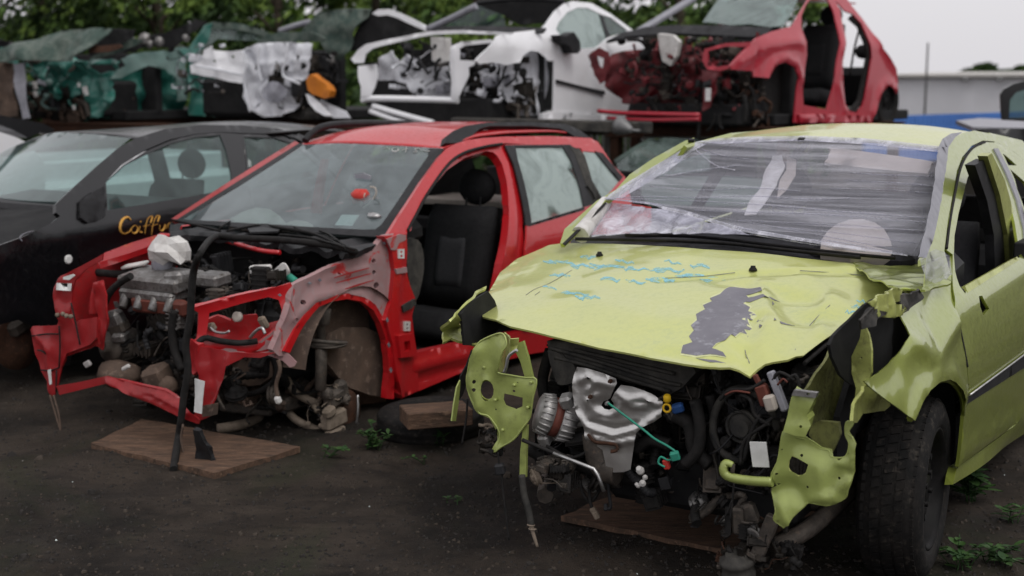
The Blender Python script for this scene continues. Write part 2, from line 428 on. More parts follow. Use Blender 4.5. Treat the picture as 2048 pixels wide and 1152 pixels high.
JUNK=[M['iron'],M['grime'],M['plastic'],M['alu'],M['rubber']]
def clutter(name,par,box,n,seed,mats=None,mi=None,sc=1,par2=None):
    """greasy machinery: many chamfered blocks, canisters, hoses and bolts in one part"""
    r=random.Random(seed); mb=MB(); (x0,x1),(y0,y1),(z0,z1)=box
    rp=lambda: V((r.uniform(x0,x1),r.uniform(y0,y1),r.uniform(z0,z1)))
    wts=mi or [0,0,1,1,1,2,2,2,3,4,4]
    rd=lambda: V((r.uniform(-1,1),r.uniform(-1,1),r.uniform(-1,1))).normalized()
    for q in range(int(n*1.5)):
        mb.m=r.choice(wts); t=r.random(); p=rp(); k=sc*r.uniform(.4,1.1)
        rot=[r.choice([0,0,.2,-.3,pi/2])+r.uniform(-.15,.15) for _ in range(3)]
        if t<.17:      # ribbed casting with bolts
            from mathutils import Euler
            E_=Euler(rot).to_matrix(); L,Wd,Hh=.12*k,.09*k*r.uniform(.6,1.4),.06*k*r.uniform(.7,1.5)
            mb.box(p,(L,Wd,Hh),rot,.15)
            for z in range(5): mb.box(p+E_@V((L*(z/4-.5)*.8,0,0)),(L*.06,Wd*1.12,Hh*1.15),rot,.1)
            for a_,b_ in ((-1,-1),(1,-1),(1,1),(-1,1)): c_=p+E_@V((a_*L*.42,b_*Wd*.42,Hh*.5)); mb.lathe(c_,E_@V((0,0,1)),[(0,.007*k+.002),(.008,.007*k+.002)],6,smooth_=False)
        elif t<.30:    # flange or pulley
            d=rd(); Rr=r.uniform(.025,.055)*k
            mb.lathe(p,d,[(0,Rr*.5),(0,Rr),(.006,Rr),(.008,Rr*.82),(.014,Rr*.82),(.016,Rr),(.022,Rr),(.024,Rr*.55),(.03*k+.01,Rr*.5),(.035*k+.01,Rr*.3)],18)
            u_=d.orthogonal().normalized(); w_=d.cross(u_)
            for z in range(5): mb.lathe(p+(u_*cos(z*1.257)+w_*sin(z*1.257))*Rr*.7+d*.022,d,[(0,.005),(.006,.005)],6,smooth_=False)
        elif t<.44:    # plate bracket, bent
            from mathutils import Euler
            E_=Euler(rot).to_matrix(); L=.10*k*r.uniform(.7,1.5); mb.box(p,(L,.035*k,.004),rot,.1); mb.box(p+E_@V((L*.5,0,.02*k)),(.004,.035*k,.045*k),rot,.1)
            mb.lathe(p+E_@V((-L*.3,0,.002)),E_@V((0,0,1)),[(0,.009),(.007,.009),(.007,.005),(.014,.005)],6,smooth_=False)
        elif t<.56:
            d=rd(); L=r.uniform(.03,.11)*k; R=r.uniform(.010,.032)*k
            mb.lathe(p,d,[(0,R*.6),(0,R),(L*.3,R),(L*.34,R*.85),(L*.7,R*.85),(L*.74,R),(L,R),(L,R*.5)],12)
        else:
            mb.m=r.choice([1,2,4,4,2,0]); a=p; pts=[a]
            d=rd()
            for _ in range(r.randint(3,6)):
                d=(d+V((r.uniform(-1,1),r.uniform(-1,1),r.uniform(-1,.8)))*.8).normalized()
                a=a+d*.075*k
                a=V((min(max(a.x,x0),x1),min(max(a.y,y0),y1),min(max(a.z,z0),z1))); pts.append(a)
            ra=r.choice([.003,.003,.004,.005,.007,.012,.017])*sc
            if ra>.011*sc: mb.tube(pts,(lambda s_,ra=ra:ra*(1+.18*sin(s_*90))),8,9)   # corrugated hose
            else:
                mb.tube(pts,ra,6,4)
                if r.random()<.4: mb.box(pts[-1],(.018,.024,.014),rot,.2)
    return mb.build(name,mats or JUNK,par2 or par)

def ribbon(name,mat,C,ax,val,pts,w,par=None,th=.0006,off=.0012,grid=.03):
    """thin drawn line: px path with width w (px)"""
    n=len(pts); L=[];Rr=[]
    for q in range(n):
        a=pts[max(0,q-1)];b=pts[min(n-1,q+1)]; dx,dy=b[0]-a[0],b[1]-a[1]; l=math.hypot(dx,dy) or 1
        ww=w*(.5 if q in(0,n-1) else 1); L.append((pts[q][0]-dy/l*ww/2,pts[q][1]+dx/l*ww/2)); Rr.append((pts[q][0]+dy/l*ww/2,pts[q][1]-dx/l*ww/2))
    return panel(name,mat,C,ax,val,L+Rr[::-1],th=th,grid=grid,off=off,par=par)
# ---------- camera, light, sky
cam=bpy.data.cameras.new('camera'); co=bpy.data.objects.new('camera',cam); COL.objects.link(co); SC.camera=co
co.location=EYE; co.rotation_euler=(pi/2-PIT,0,0); cam.sensor_width=36; cam.lens=FPX/2048*36; cam.clip_end=2000; cam.clip_start=.05
cam.dof.use_dof=True; cam.dof.focus_distance=4.7; cam.dof.aperture_fstop=2.4
SC.view_settings.view_transform='Standard'; SC.view_settings.look='None'; SC.view_settings.exposure=.22; SC.view_settings.gamma=1
SC.cycles.max_bounces=8; SC.cycles.transparent_max_bounces=16; SC.cycles.use_denoising=True
w=bpy.data.worlds.new('World'); SC.world=w; w.use_nodes=True; nt=w.node_tree; bg=nt.nodes['Background']
sky=nt.nodes.new('ShaderNodeTexSky'); sky.sky_type='NISHITA'; sky.sun_disc=False
SEL,SAZ=math.radians(59),math.radians(149)
sky.sun_elevation=SEL; sky.sun_rotation=SAZ; sky.air_density=1.0; sky.dust_density=4; sky.ozone_density=1
hs=nt.nodes.new('ShaderNodeHueSaturation'); hs.inputs['Saturation'].default_value=.10; hs.inputs['Value'].default_value=1.0
nt.links.new(sky.outputs[0],hs.inputs['Color'])
# the even cloud layer: soft grey added over the clear sky
cl=nt.nodes.new('ShaderNodeMix'); cl.data_type='RGBA'; cl.inputs[0].default_value=.72; cl.inputs[7].default_value=(8.7,8.5,8.85,1)
nt.links.new(hs.outputs[0],cl.inputs[6])
nt.links.new(cl.outputs[2],bg.inputs[0]); bg.inputs[1].default_value=.095
sl=bpy.data.lights.new('sun','SUN'); so=bpy.data.objects.new('sun',sl); COL.objects.link(so)
sl.energy=.95; sl.angle=math.radians(35); sl.color=(1,.97,.93)
sd=V((.26,-.44,.86)).normalized()  # direction towards the sun
so.rotation_euler=sd.to_track_quat('Z','Y').to_euler()
# ---------- ground: one sheet, finely divided where the camera stands
def gz(x,y):
    p=V((x*.9,y*.9,0))
    return .022*noise.noise(p)+.012*noise.noise(p*3.3)+.006*noise.noise(p*9)+.004*noise.noise(p*21)
xs=[-600,-200,-80,-40,-20,-10,-6]+[-4+.045*q for q in range(160)]+[3.3,4,6,10,20,40,80,200,600]
ys=[-200,-20,0,2.2]+[2.6+.045*q for q in range(130)]+[8.6,9.2,10,11,13,16,20,30,50,80,150,300,900]
vs=[(x,y,gz(x,y) if 2<y<20 and abs(x)<8 else (0 if y<40 else -.0)) for y in ys for x in xs]; nx=len(xs)
fs=[(r*nx+c,r*nx+c+1,(r+1)*nx+c+1,(r+1)*nx+c) for r in range(len(ys)-1) for c in range(nx-1)]
me=bpy.data.meshes.new('ground'); me.from_pydata(vs,[],fs); me.polygons.foreach_set('use_smooth',[True]*len(fs))
m,nt,b=newmat('wet_cinder_ground'); vec=coords(nt)
c=mixc(nt,ramp(nt,noi(nt,1.1,7,.65,vec,dist=.5),[(.40,0.),(.60,1.)]),(.017,.0145,.0125),(.064,.050,.039))
c=mixc(nt,ramp(nt,noi(nt,14,8,.75,vec),[(.48,0.),(.72,.6)]),c,(.052,.040,.030))
c=mixc(nt,ramp(nt,noi(nt,60,5,.8,vec),[(.58,0.),(.68,1.)]),c,(.010,.009,.009))
c=mixc(nt,ramp(nt,noi(nt,2.6,9,.8,coords(nt,(.6,1.5,1)),dist=1.5),[(.50,0.),(.62,.7)]),c,(.018,.015,.013))
c=mixc(nt,ramp(nt,noi(nt,120,4,.8,vec),[(.60,0.),(.72,.5)]),c,(.105,.092,.08))
c=mixc(nt,ramp(nt,noi(nt,.7,5,.6,coords(nt,(1.3,1,1)),dist=1),[(.56,0.),(.70,.5)]),c,(.030,.038,.018))
vo=nt.nodes.new('ShaderNodeTexVoronoi'); vo.inputs['Scale'].default_value=30; nt.links.new(vec,vo.inputs['Vector'])
c=mixc(nt,ramp(nt,vo.outputs['Distance'],[(.0,.0),(.08,0.)]),c,(.07,.06,.05))
nt.links.new(c,b.inputs['Base Color'])
rr=ramp(nt,noi(nt,2.2,5,.6,vec),[(.4,.95),(.66,.55)]); nt.links.new(rr,b.inputs['Roughness']); b.inputs['Specular IOR Level'].default_value=.15
bumpn(nt,b,noi(nt,38,10,.8,vec),.9,.03)
tag(mkobj('ground',me,None,[m]),kind='structure')
# ---------- loose stones and chips
def chips(name,n,seed,mats,smin,smax,area,label,cat,bright=False):
    r=random.Random(seed); mb=MB()
    for _ in range(n):
        x,y=area(r); s=smin+(smax-smin)*r.random()**3; mb.m=r.randrange(len(mats)); z=gz(x,y)
        k=r.choice([5,6]); ph=r.uniform(0,6)
        top=[];bot=[]
        for q in range(k):
            a=ph+2*pi*q/k; t=s*r.uniform(.6,1.2); bot.append((x+cos(a)*t,y+sin(a)*t,z-s*.2)); top.append((x+cos(a)*t*.6+r.uniform(-.2,.2)*s,y+sin(a)*t*.6,z+s*r.uniform(.3,.8)))
        vs=bot+top; fs=[(q,(q+1)%k,k+(q+1)%k,k+q) for q in range(k)]+[tuple(range(k,2*k))]
        mb.add(vs,fs)
    return tag(mb.build(name,mats),label,cat,kind='stuff')
def area_near(r):
    u=r.uniform(-100,2150); v=700+520*r.random(); p=gnd(u,v); return p.x,p.y
M['st1']=rough_mat('stone_dark',(.020,.018,.017),(.036,.032,.029),20,.9,0,.2,.003)
M['st2']=rough_mat('stone_brown',(.04,.032,.025),(.06,.049,.04),20,.9,0,.2,.003)
M['st3']=rough_mat('stone_pale',(.13,.12,.11),(.22,.21,.20),20,.8,0,.2,.003)
M['glasschip']=rough_mat('glass_chip',(.45,.52,.50),(.6,.65,.63),20,.15,0,0)
chips('gravel',14000,3,[M['st1'],M['st1'],M['st1'],M['st1'],M['st2'],M['st2'],M['st1']],.003,.012,area_near,'dark cinders and small brown stones strewn over the bare ground','gravel')
chips('stones',70,8,[M['st1'],M['st2']],.012,.034,area_near,'larger loose stones and clods here and there on the bare ground','stones')
chips('chips',110,5,[M['st3'],M['st2'],M['st2'],M['glasschip']],.0015,.007,area_near,'pale chips of glass and stone scattered on the dark ground','debris')
# ---------- weeds
M['leaf1']=rough_mat('weed_leaf',(.026,.06,.016),(.045,.095,.024),9,.55,0,.1,.002)
M['leaf2']=rough_mat('weed_leaf_dark',(.018,.045,.014),(.03,.07,.02),9,.6,0,.1,.002)
def leafquad(mb,p,d,L,W,up,bend=.25):
    d=V(d).normalized(); s=d.cross(V(up)).normalized(); pts=[]
    for t,wd in ((0,.12),(.3,.9),(.6,1),(.85,.55),(1,.05)):
        c=V(p)+d*L*t+V((0,0,-bend*L*t*t)); pts.append((c-s*W*wd*.5,c+V((0,0,-W*.12)),c+s*W*wd*.5))
    vs=[q for t in pts for q in t]; fs=[]
    for a in range(4):
        for e in (0,1): fs.append((a*3+e,a*3+e+1,a*3+4+e,a*3+3+e))
    mb.add(vs,fs,True)
def weed(u,v,h,n,seed,label,L=.07,W=.028,spread=.10,g=None):
    r=random.Random(seed); p=gnd(u,v); p.z=gz(p.x,p.y)-.005
    root=bpy.data.objects.new('weed',None); COL.objects.link(root); root.location=p
    tag(root,label,'weed',g)
    st=MB();lf=MB()
    for q in range(max(2,n//7)):
        a=r.uniform(0,6.28); top=V((cos(a)*spread*r.random(),sin(a)*spread*r.random(),h*r.uniform(.5,1)))
        b0=V((r.uniform(-.3,.3)*spread,r.uniform(-.3,.3)*spread,0)); mid=(b0+top)/2+V((r.uniform(-.01,.01),r.uniform(-.01,.01),.02))
        st.tube([b0,mid,top],.002,5,3)
        for z in range(7):
            t=r.uniform(.15,1); c=b0.lerp(mid,t*2) if t<.5 else mid.lerp(top,t*2-1)
            a=r.uniform(0,6.28); lf.m=r.choice([0,0,1]); leafquad(lf,c,(cos(a),sin(a),r.uniform(.1,.9)),L*r.uniform(.5,1.2),W*r.uniform(.6,1.2),(0,0,1))
    st.build('stem',M['leaf2'],root); lf.build('leaves',[M['leaf1'],M['leaf2']],root)
WG='weeds growing between the wrecks'
for q,(u,v,h,n,lb,L,W,sp) in enumerate([
 (745,895,.13,60,'leafy green weed on the ground right of the red estate\'s brake caliper',.05,.024,.11),
 (655,915,.05,26,'low weed by the right hand corner of the big brown board',.035,.02,.12),
 (880,895,.09,18,'small upright weed in front of the old tyre',.045,.02,.05),
 (835,925,.04,16,'tiny low weed left of the small upright weed by the old tyre',.03,.015,.10),
 (1940,1000,.19,70,'large leaved weed behind the lime car\'s front tyre',.10,.042,.07),
 (1925,1130,.09,50,'dense weed patch beside the lime car\'s tyre at the bottom edge',.05,.03,.14),
 (1990,1120,.07,60,'spreading weed right of the dense patch near the bottom right corner',.05,.026,.15),
 (2020,1040,.10,22,'sparse weed at the right edge under the lime car\'s sill',.06,.026,.08),
 (905,1000,.03,14,'tiny weed seedling on bare ground left of the hanging hose',.025,.012,.08)]):
    weed(u,v,h,n,50+q,lb,L,W,sp,WG)
# ---------- boards and blocks on the ground
def slab(name,pts,th,mat,label,cat,z=0,grp=None,lift=(0,0,0,0)):
    P=[gnd(u,v,z+th) for u,v in pts]; c=sum(P,V((0,0,0)))/len(P); mb=MB(); n=14
    a,b_,c_,d_=P
    top=[];
    def q(s,t):
        p=a.lerp(b_,s).lerp(d_.lerp(c_,s),t); l=(lift[0]*(1-s)+lift[1]*s)*(1-t)+(lift[3]*(1-s)+lift[2]*s)*t
        e=V((0,0,0))
        if s in(0,1) or t in(0,1): e=V((noise.noise(p*9),noise.noise(p*9+V((5,5,5))),0))*.012
        return p+e+V((0,0,l+.003*noise.noise(p*7)))-c
    G=[[q(i/n,j/n) for i in range(n+1)] for j in range(n+1)]
    vs=[p for r in G for p in r]; m_=len(vs); vs+=[p-V((0,0,th)) for p in vs]
    fs=[(j*(n+1)+i,j*(n+1)+i+1,(j+1)*(n+1)+i+1,(j+1)*(n+1)+i) for j in range(n) for i in range(n)]
    bd=[(j*(n+1)+i) for j,i in [(0,i) for i in range(n)]+[(j,n) for j in range(n)]+[(n,n-i) for i in range(n)]+[(n-j,0) for j in range(n)]]
    mb.add(vs,fs)
    mb.add([vs[k] for k in bd]+[vs[k+m_] for k in bd],[(k,(k+1)%len(bd),len(bd)+(k+1)%len(bd),len(bd)+k) for k in range(len(bd))])
    o=mb.build(name,mat); o.location=c
    return tag(o,label,cat,grp)
slab('wooden_board',[(182,887),(430,946),(600,893),(285,838)],.028,M['wood'],'warped brown board lying under the red estate\'s nose','board')
slab('wooden_board',[(1125,1032),(1460,1102),(1640,1010),(1290,960)],.022,M['wood'],'dark stained board lying under the lime car\'s engine','board')
for u,v,w_,l_,h_,rz,z0,lb in [(872,846,.30,.18,.075,.3,.125,'upper pale wood block stacked under the red estate\'s sill'),(700,800,.30,.30,.16,.5,.0,'dark timber block deep under the red estate\'s engine')]:
    p=gnd(u,v,z0); mb=MB(); mb.box((0,0,h_/2),(w_,l_,h_),(0,0,0),.06)
    o=mb.build('wood_block',M['wood']); o.location=p; o.rotation_euler=(0,0,rz); tag(o,lb,'wood block','timber blocks propping the red estate')
tp=gnd(862,864); mb=MB()
mb.lathe((0,0,0),(0,0,1),[(.01,.17),(0,.19),(-.005,.25),(.012,.295),(.03,.305),(.05,.300),(.055,.306),(.085,.306),(.09,.300),(.11,.306),(.128,.295),(.145,.25),(.14,.19),(.13,.17),(.12,.165),(.03,.165)],40,closed=True)
o=mb.build('old_tyre',M['tyre']); o.location=tp; o.scale=(.84,.84,.84); o.rotation_euler=(.03,-.02,0); tag(o,'worn flat lying tyre under the wood block beside the red estate\'s sill','tyre')
# ---------- background: trees, far treeline, warehouse, fence, posts
M['bark']=rough_mat('bark',(.045,.035,.025),(.08,.065,.05),8,.9,0,.5,.02)
M['fol']=[rough_mat('foliage_%s'%s,a,b,.6,.7,0,0,spec=.2) for s,a,b in (('light',(.17,.25,.05),(.12,.19,.04)),('mid',(.08,.14,.03),(.055,.10,.025)),('dark',(.022,.045,.014),(.035,.065,.018)))]
def tree(u,Y,h,rad,zlo,n,seed,label,dark=0,grp='trees behind the stacked wrecks'):
    r=random.Random(seed); x=(u-1024)/FPX*Y; root=bpy.data.objects.new('broadleaf_tree',None); COL.objects.link(root); root.location=(x,Y,0)
    tag(root,label,'tree',grp)
    t=MB(); t.tube([(0,0,-.1),(r.uniform(-.1,.1),0,h*.3),(r.uniform(-.3,.3),0,h*.7)],lambda s:.20*(1-s*.75),9,5)
    cl=[]
    for q in range(20):
        a=r.uniform(0,6.28); z=zlo+(h*.95-zlo)*r.random()**1.5; rr=rad*(1-.5*((z-zlo)/(h-zlo)))*r.uniform(.35,1)
        c=V((cos(a)*rr,sin(a)*rr*.8,z)); cl.append((c,rad*r.uniform(.22,.45)))
        s=V((0,0,max(.5,z-rr*.7))); t.tube([s,s.lerp(c,.5)+V((0,0,.15)),c],lambda s_:.06*(1-s_*.8),6,4)
    lf=MB()
    for q in range(int(n*1.7)):
        c,s=r.choice(cl); d=V((r.gauss(0,1),r.gauss(0,1),r.gauss(0,.8))); d=d.normalized()*s*r.uniform(.2,1.15)
        p=c+d; a=V((r.gauss(0,1),r.gauss(0,1),r.gauss(0,1))).normalized(); b_=a.orthogonal().normalized(); e=r.uniform(.05,.12)
        hgt=noise.noise(p*.9+V((seed,0,0)))
        lf.m=2 if hgt<-.12+dark*.3 else (1 if hgt<.12+dark*.3 else 0)
        k=a.cross(b_); lf.add([p-b_*e,p+k*e*.45,p+b_*e,p-k*e*.45],[(0,1,2,3)])
    t.build('trunk',M['bark'],root); lf.build('crown',M['fol'],root)
for u,Y,h,rad,zl,n,lb,dk in [(-40,27,7.5,2.6,1.2,9000,'dark dense tree at the far left edge above the olive wreck',.9),
 (110,30,8,2.4,1.6,9000,'very dark tree second from the left behind the green wreck',1.1),
 (330,29,8,2.3,1.7,9000,'bright green tree behind the gap between the green and crumpled white wrecks',-.1),
 (560,31,8.5,2.7,1.5,11000,'mid green tree above the crumpled white wreck',.2),
 (760,33,8,2.0,2.2,6500,'green tree with sky gaps behind the folded dark bonnet',.1),
 (960,30,8,2.3,2.1,7500,'light green tree behind the white hatchback\'s windscreen',-.2),
 (1180,34,9,2.4,2.0,7500,'green tree behind the white hatchback\'s rear roof',.2),
 (1360,31,8,2.0,1.8,8000,'dark leafed tree between the white hatchback and the crimson wreck',.3),
 (1520,34,8.5,1.7,2.4,5000,'light green tree showing through the crimson wreck\'s windscreen',-.2)]:
    tree(u,Y,h,rad,zl,n,int(u)+99,lb,dk)
def hedge():
    r=random.Random(4); lf=MB()
    for q in range(9000):
        x=r.uniform(-16,5.6); y=24+r.uniform(-1,1); z=r.random()**.8*(1.75+.35*noise.noise(V((x*.5,0,0)))); p=V((x,y,z))
        a=V((r.gauss(0,1),r.gauss(0,1),r.gauss(0,1))).normalized(); b_=a.orthogonal(); e=r.uniform(.06,.14); k=a.cross(b_)
        hgt=noise.noise(p*.8); lf.m=2 if hgt<0 else (1 if hgt<.2 else 0); lf.add([p-b_*e,p+k*e*.5,p+b_*e,p-k*e*.5],[(0,1,2,3)])
    tag(lf.build('undergrowth',M['fol']),'tangled green undergrowth along the yard\'s back boundary','undergrowth',kind='stuff')
hedge()
def farwood():
    r=random.Random(14); lf=MB()
    for q in range(16000):
        x=r.uniform(-24,7.0); y=40+r.uniform(-2,2); top=4.1+1.3*noise.noise(V((x*.45,3,0)))+.5*noise.noise(V((x*1.7,1,0))); z=r.random()**.7*top; p=V((x,y,z))
        if noise.noise(V((x*.5,z*.6,8)))>.34 and z>2.8: continue
        a=V((r.gauss(0,1),r.gauss(0,1),r.gauss(0,1))).normalized(); b_=a.orthogonal(); e=r.uniform(.10,.24); k=a.cross(b_)
        hgt=noise.noise(p*.55)+.25*noise.noise(p*1.7); lf.m=2 if hgt<-.08 else (1 if hgt<.12 else 0); lf.add([p-b_*e,p+k*e*.5,p+b_*e,p-k*e*.5],[(0,1,2,3)])
    tag(lf.build('far_wood',M['fol']),'continuous leafy wood closing the view far behind the yard','wood',kind='stuff')
farwood()
def fartree(u,Y,h,w_,seed,lb):
    r=random.Random(seed); x=(u-1024)/FPX*Y; root=bpy.data.objects.new('distant_tree',None); COL.objects.link(root); root.location=(x,Y,0); tag(root,lb,'tree','distant trees above the warehouse roof')
    t=MB(); t.tube([(0,0,0),(0,0,h*.8)],lambda s:.25*(1-s*.6),7,2); t.build('trunk',M['bark'],root); lf=MB()
    for q in range(2600):
        a=r.uniform(0,6.28); d=sqrt(r.random()); z=r.uniform(.1,1); rr=w_*sqrt(max(0,1-(z-.35)**2/.45))*d; p=V((cos(a)*rr,sin(a)*rr,z*h*(1+.12*noise.noise(V((cos(a)*2,seed,z*2))))))
        A=V((r.gauss(0,1),r.gauss(0,1),r.gauss(0,1))).normalized(); B=A.orthogonal(); e=r.uniform(.2,.45); k=A.cross(B); lf.m=r.choice([2,2,1]); lf.add([p-B*e,p+k*e*.6,p+B*e,p-k*e*.6],[(0,1,2,3)])
    lf.build('crown',M['fol'],root)
for q,(u,h,w_,lb) in enumerate([(1930,3.0,2.2,'leftmost dark tree above the warehouse roof'),(1958,3.6,2.0,'tallest of the dark tree clump above the warehouse roof'),(1990,2.9,2.4,'low dark tree right of the tallest on the skyline'),(2035,3.4,2.6,'dark tree on the skyline at the right edge'),(2075,3.2,2.4,'dark tree on the skyline just beyond the right edge')]):
    fartree(u,150,h,w_,q,lb)
def wall_panel(name,A,B,z0,z1,mat,nrib,dep,label,cat,th=.1,par=None):
    A=V((A[0],A[1],0));B=V((B[0],B[1],0)); d=(B-A); L=d.length; d.normalize(); n=V((d.y,-d.x,0)); mb=MB(); pr=[]
    for q in range(nrib):
        s=L*q/nrib; w_=L/nrib
        pr+=[(s,0),(s+w_*.3,0),(s+w_*.45,dep),(s+w_*.85,dep)]
    pr.append((L,0)); f=[A+d*s+n*e for s,e in pr]; vs=[]
    for p in f: vs+=[p+V((0,0,z0)),p+V((0,0,z1)),p-n*th+V((0,0,z1)),p-n*th+V((0,0,z0))]
    fs=[]
    for q in range(len(f)-1):
        a=q*4;b_=a+4; fs+=[(a,b_,b_+1,a+1),(a+1,b_+1,b_+2,a+2),(a+2,b_+2,b_+3,a+3)]
    fs+=[(0,1,2,3),tuple(len(vs)-4+k for k in (3,2,1,0))]
    mb.add(vs,fs); o=mb.build(name,mat,par); 
    if label: tag(o,label,cat)
    return o
M['clad']=rough_mat('grey_cladding',(.70,.70,.73),(.62,.62,.65),.4,.6,0,0)
M['cladr']=rough_mat('pale_roof_sheet',(.55,.53,.50),(.48,.46,.44),.4,.6,0,0)
M['bluef']=rough_mat('blue_sheet',(.09,.22,.56),(.07,.17,.45),.8,.5,0,0)
M['conc']=rough_mat('grey_concrete',(.34,.33,.32),(.25,.24,.23),3,.9,0,.2)
M['galv']=rough_mat('galvanised_steel',(.22,.22,.22),(.15,.15,.15),10,.5,.5,.1)
wh=bpy.data.objects.new('warehouse',None); COL.objects.link(wh); wh.location=(0,0,0)
tag(wh,'long low grey warehouse with horizontal cladding on the right skyline','warehouse')
a=at(1760,200,52);b_=at(2160,200,48)
mb=MB(); A=V((a.x,a.y,0));B=V((b_.x,b_.y,0)); dd=(B-A).normalized(); nn=V((dd.y,-dd.x,0))
for q in range(13):      # horizontal cladding boards
    z0=-.1+q*.155; mb.add([A+V((0,0,z0)),B+V((0,0,z0)),B+nn*.008+V((0,0,z0+.02)),A+nn*.008+V((0,0,z0+.02)),A+V((0,0,z0+.15)),B+V((0,0,z0+.15))],[(0,1,2,3),(3,2,5,4)])
mb.add([A+V((0,0,-.1)),A-nn*14+V((0,0,-.1)),A-nn*14+V((0,0,1.9)),A+V((0,0,1.9))],[(0,1,2,3)])
mb.add([B+V((0,0,-.1)),B-nn*14+V((0,0,-.1)),B-nn*14+V((0,0,1.9)),B+V((0,0,1.9))],[(0,1,2,3)])
mb.build('wall',M['clad'],wh)
mb=MB(); e=nn*.25
mb.add([A+e+V((0,0,1.88)),B+e+V((0,0,1.88)),B+e+V((0,0,1.98)),A+e+V((0,0,1.98)),A-nn*7+V((0,0,2.12)),B-nn*7+V((0,0,2.12)),A-nn*14+V((0,0,1.9)),B-nn*14+V((0,0,1.9))],[(0,1,2,3),(3,2,5,4),(4,5,7,6)])
mb.build('roof',M['cladr'],wh)
for s in (.45,.62,.78,.93):
    mb=MB(); p=A.lerp(B,s)+nn*.3; mb.box((p.x,p.y,1.80),(.22,.12,.16)); mb.build('wall_light',M['galv'],wh)
a=at(1735,240,27);b_=at(2160,240,34)
wall_panel('corrugated_fence',(a.x,a.y),(b_.x,b_.y),0,.98,M['bluef'],58,.06,'blue corrugated metal fence in front of the grey warehouse','fence')
def post(name,u,vt,Y,r_,label,cat,mat):
    p=at(u,vt,Y); mb=MB(); mb.lathe((0,0,-.05),(0,0,1),[(0,r_),(p.z,r_*.8),(p.z+.03,r_*.9),(p.z+.05,r_*.3)],10)
    mb.box((0,0,.03),(r_*5,r_*5,.03)); o=mb.build(name,mat); o.location=(p.x,p.y,0); tag(o,label,cat)
post('pole',1856,85,40,.035,'thin tall grey pole standing before the grey warehouse','pole',M['galv'])
post('concrete_post',1217,262,14.5,.055,'pale concrete post behind the red estate\'s rear corner','post',M['conc'])
# palisade fence seen between the red estate and the lime car
pf=bpy.data.objects.new('palisade_fence',None); COL.objects.link(pf); tag(pf,'thin grey palisade fence seen between the red estate and lime car','fence')
a=at(1160,300,16.5); b_=at(1420,300,16.5); pf.location=(a.x,a.y,0); mb=MB()
for q in range(24):
    x=(b_.x-a.x)*q/23; mb.box((x,0,.7),(.035,.02,1.36),(0,0,0),.2)
mb.build('pickets',M['galv'],pf)
for z in (.35,1.1):
    mb=MB(); mb.box(((b_.x-a.x)/2,.03,z),(b_.x-a.x,.03,.05)); mb.build('rail',M['galv'],pf)
# =============== lime hatchback ===============
Y=Frame('lime_hatchback',(.632,4.59)); tag(Y.root,'lime green hatchback wreck with crumpled bonnet and cling film over its windscreen','wrecked car','wrecked cars standing on the ground')
def S(x,z):
    d=max(0,z-.92); q=max(0,min(z,.92)-.58); y=.86-.75*q*q-.42*d-.25*d*d
    if z<.5: y-=.10*(.5-z)**1.3
    if x>.1: y-=.05*(x-.1)**1.5
    return y+.012*exp(-((z-.86)/.05)**2)
def Sr(x,z): return -S(x,z)-.12
XW=lambda y,z: -.60-2.1*(z-.98)-.2*y*y
def HZ(x,y):
    z=.985-.17*(x+.66)-.09*y*y-.10*max(0,x)**2
    z+=.004*noise.noise(V((x*4,y*4,5)))
    return z
hb=ridges(Y,'z',HZ,[('1330,560 1480,548 1640,545 1790,548',-.016,.022),('1075,515 1030,560 1000,640',.005,.03),
 ('1525,570 1540,640 1500,730',.026,.045),('1660,600 1640,680 1600,722',.022,.035),('1560,600 1600,640 1640,640',-.022,.06),
 ('1440,560 1520,575 1620,600',-.018,.045),('1510,640 1500,735',-.024,.03),('1700,560 1760,575 1800,572',.012,.03),
 ('1150,600 1300,640 1450,650',.010,.16),('1840,560 1760,550 1690,532',.014,.03),('1590,540 1700,620',.008,.05),('1490,700 1500,740',-.02,.03),('1330,705 1420,722 1480,725',-.012,.03)])
hood=panel('bonnet',M['lime_hood'],Y,'z',HZ,'965,634 966,612 975,588 1000,545 1035,517 1062,506 1098,490 1130,486 1250,489 1400,498 1520,506 1600,516 1700,527 1800,540 1838,553 1850,566 1849,578 1830,592 1795,576 1762,602 1702,642 1655,682 1607,723 1560,726 1500,737 1440,737 1370,728 1300,716 1200,697 1100,672 1020,653',
 th=.007,grid=.028,bump=hb,mat2=M['lime_dirty'])
B=lambda x,y:HZ(x,y)+hb(x,y)
bpts=px('1470,574 1520,574 1524,580 1492,590 1500,598 1486,606 1500,614 1496,622 1512,630 1522,640 1508,642 1494,636 1498,648 1506,660 1488,658 1494,668 1480,664 1470,672 1462,668 1450,680 1432,686 1424,696 1446,704 1452,713 1420,708 1392,711 1362,706 1366,690 1385,684 1378,672 1388,660 1382,650 1394,640 1392,628 1410,618 1406,610 1424,602 1420,596 1440,588 1448,580')
_c=(1450,640); _r=random.Random(3)
panel('paint_flake_edge',M['flake'],Y,'z',B,[(_c[0]+(u-_c[0])*1.04+_r.uniform(-1.5,3),_c[1]+(v-_c[1])*1.03+_r.uniform(-2,2)) for u,v in bpts],th=.001,grid=.02,off=.0012,par=hood)
panel('bare_patch',M['bare'],Y,'z',B,bpts,th=.0015,grid=.02,off=.0022,par=hood)
for t in ('1515,646 1524,650 1519,656','1545,602 1549,608 1545,610','1549,635 1553,640 1548,640','1392,716 1430,720 1452,726 1420,724','1455,598 1490,596 1560,604 1500,604','1560,642 1590,651 1562,647'):
    panel('paint_chip',M['bare'],Y,'z',B,t,th=.001,grid=.03,off=.002,par=hood)
mb=MB()
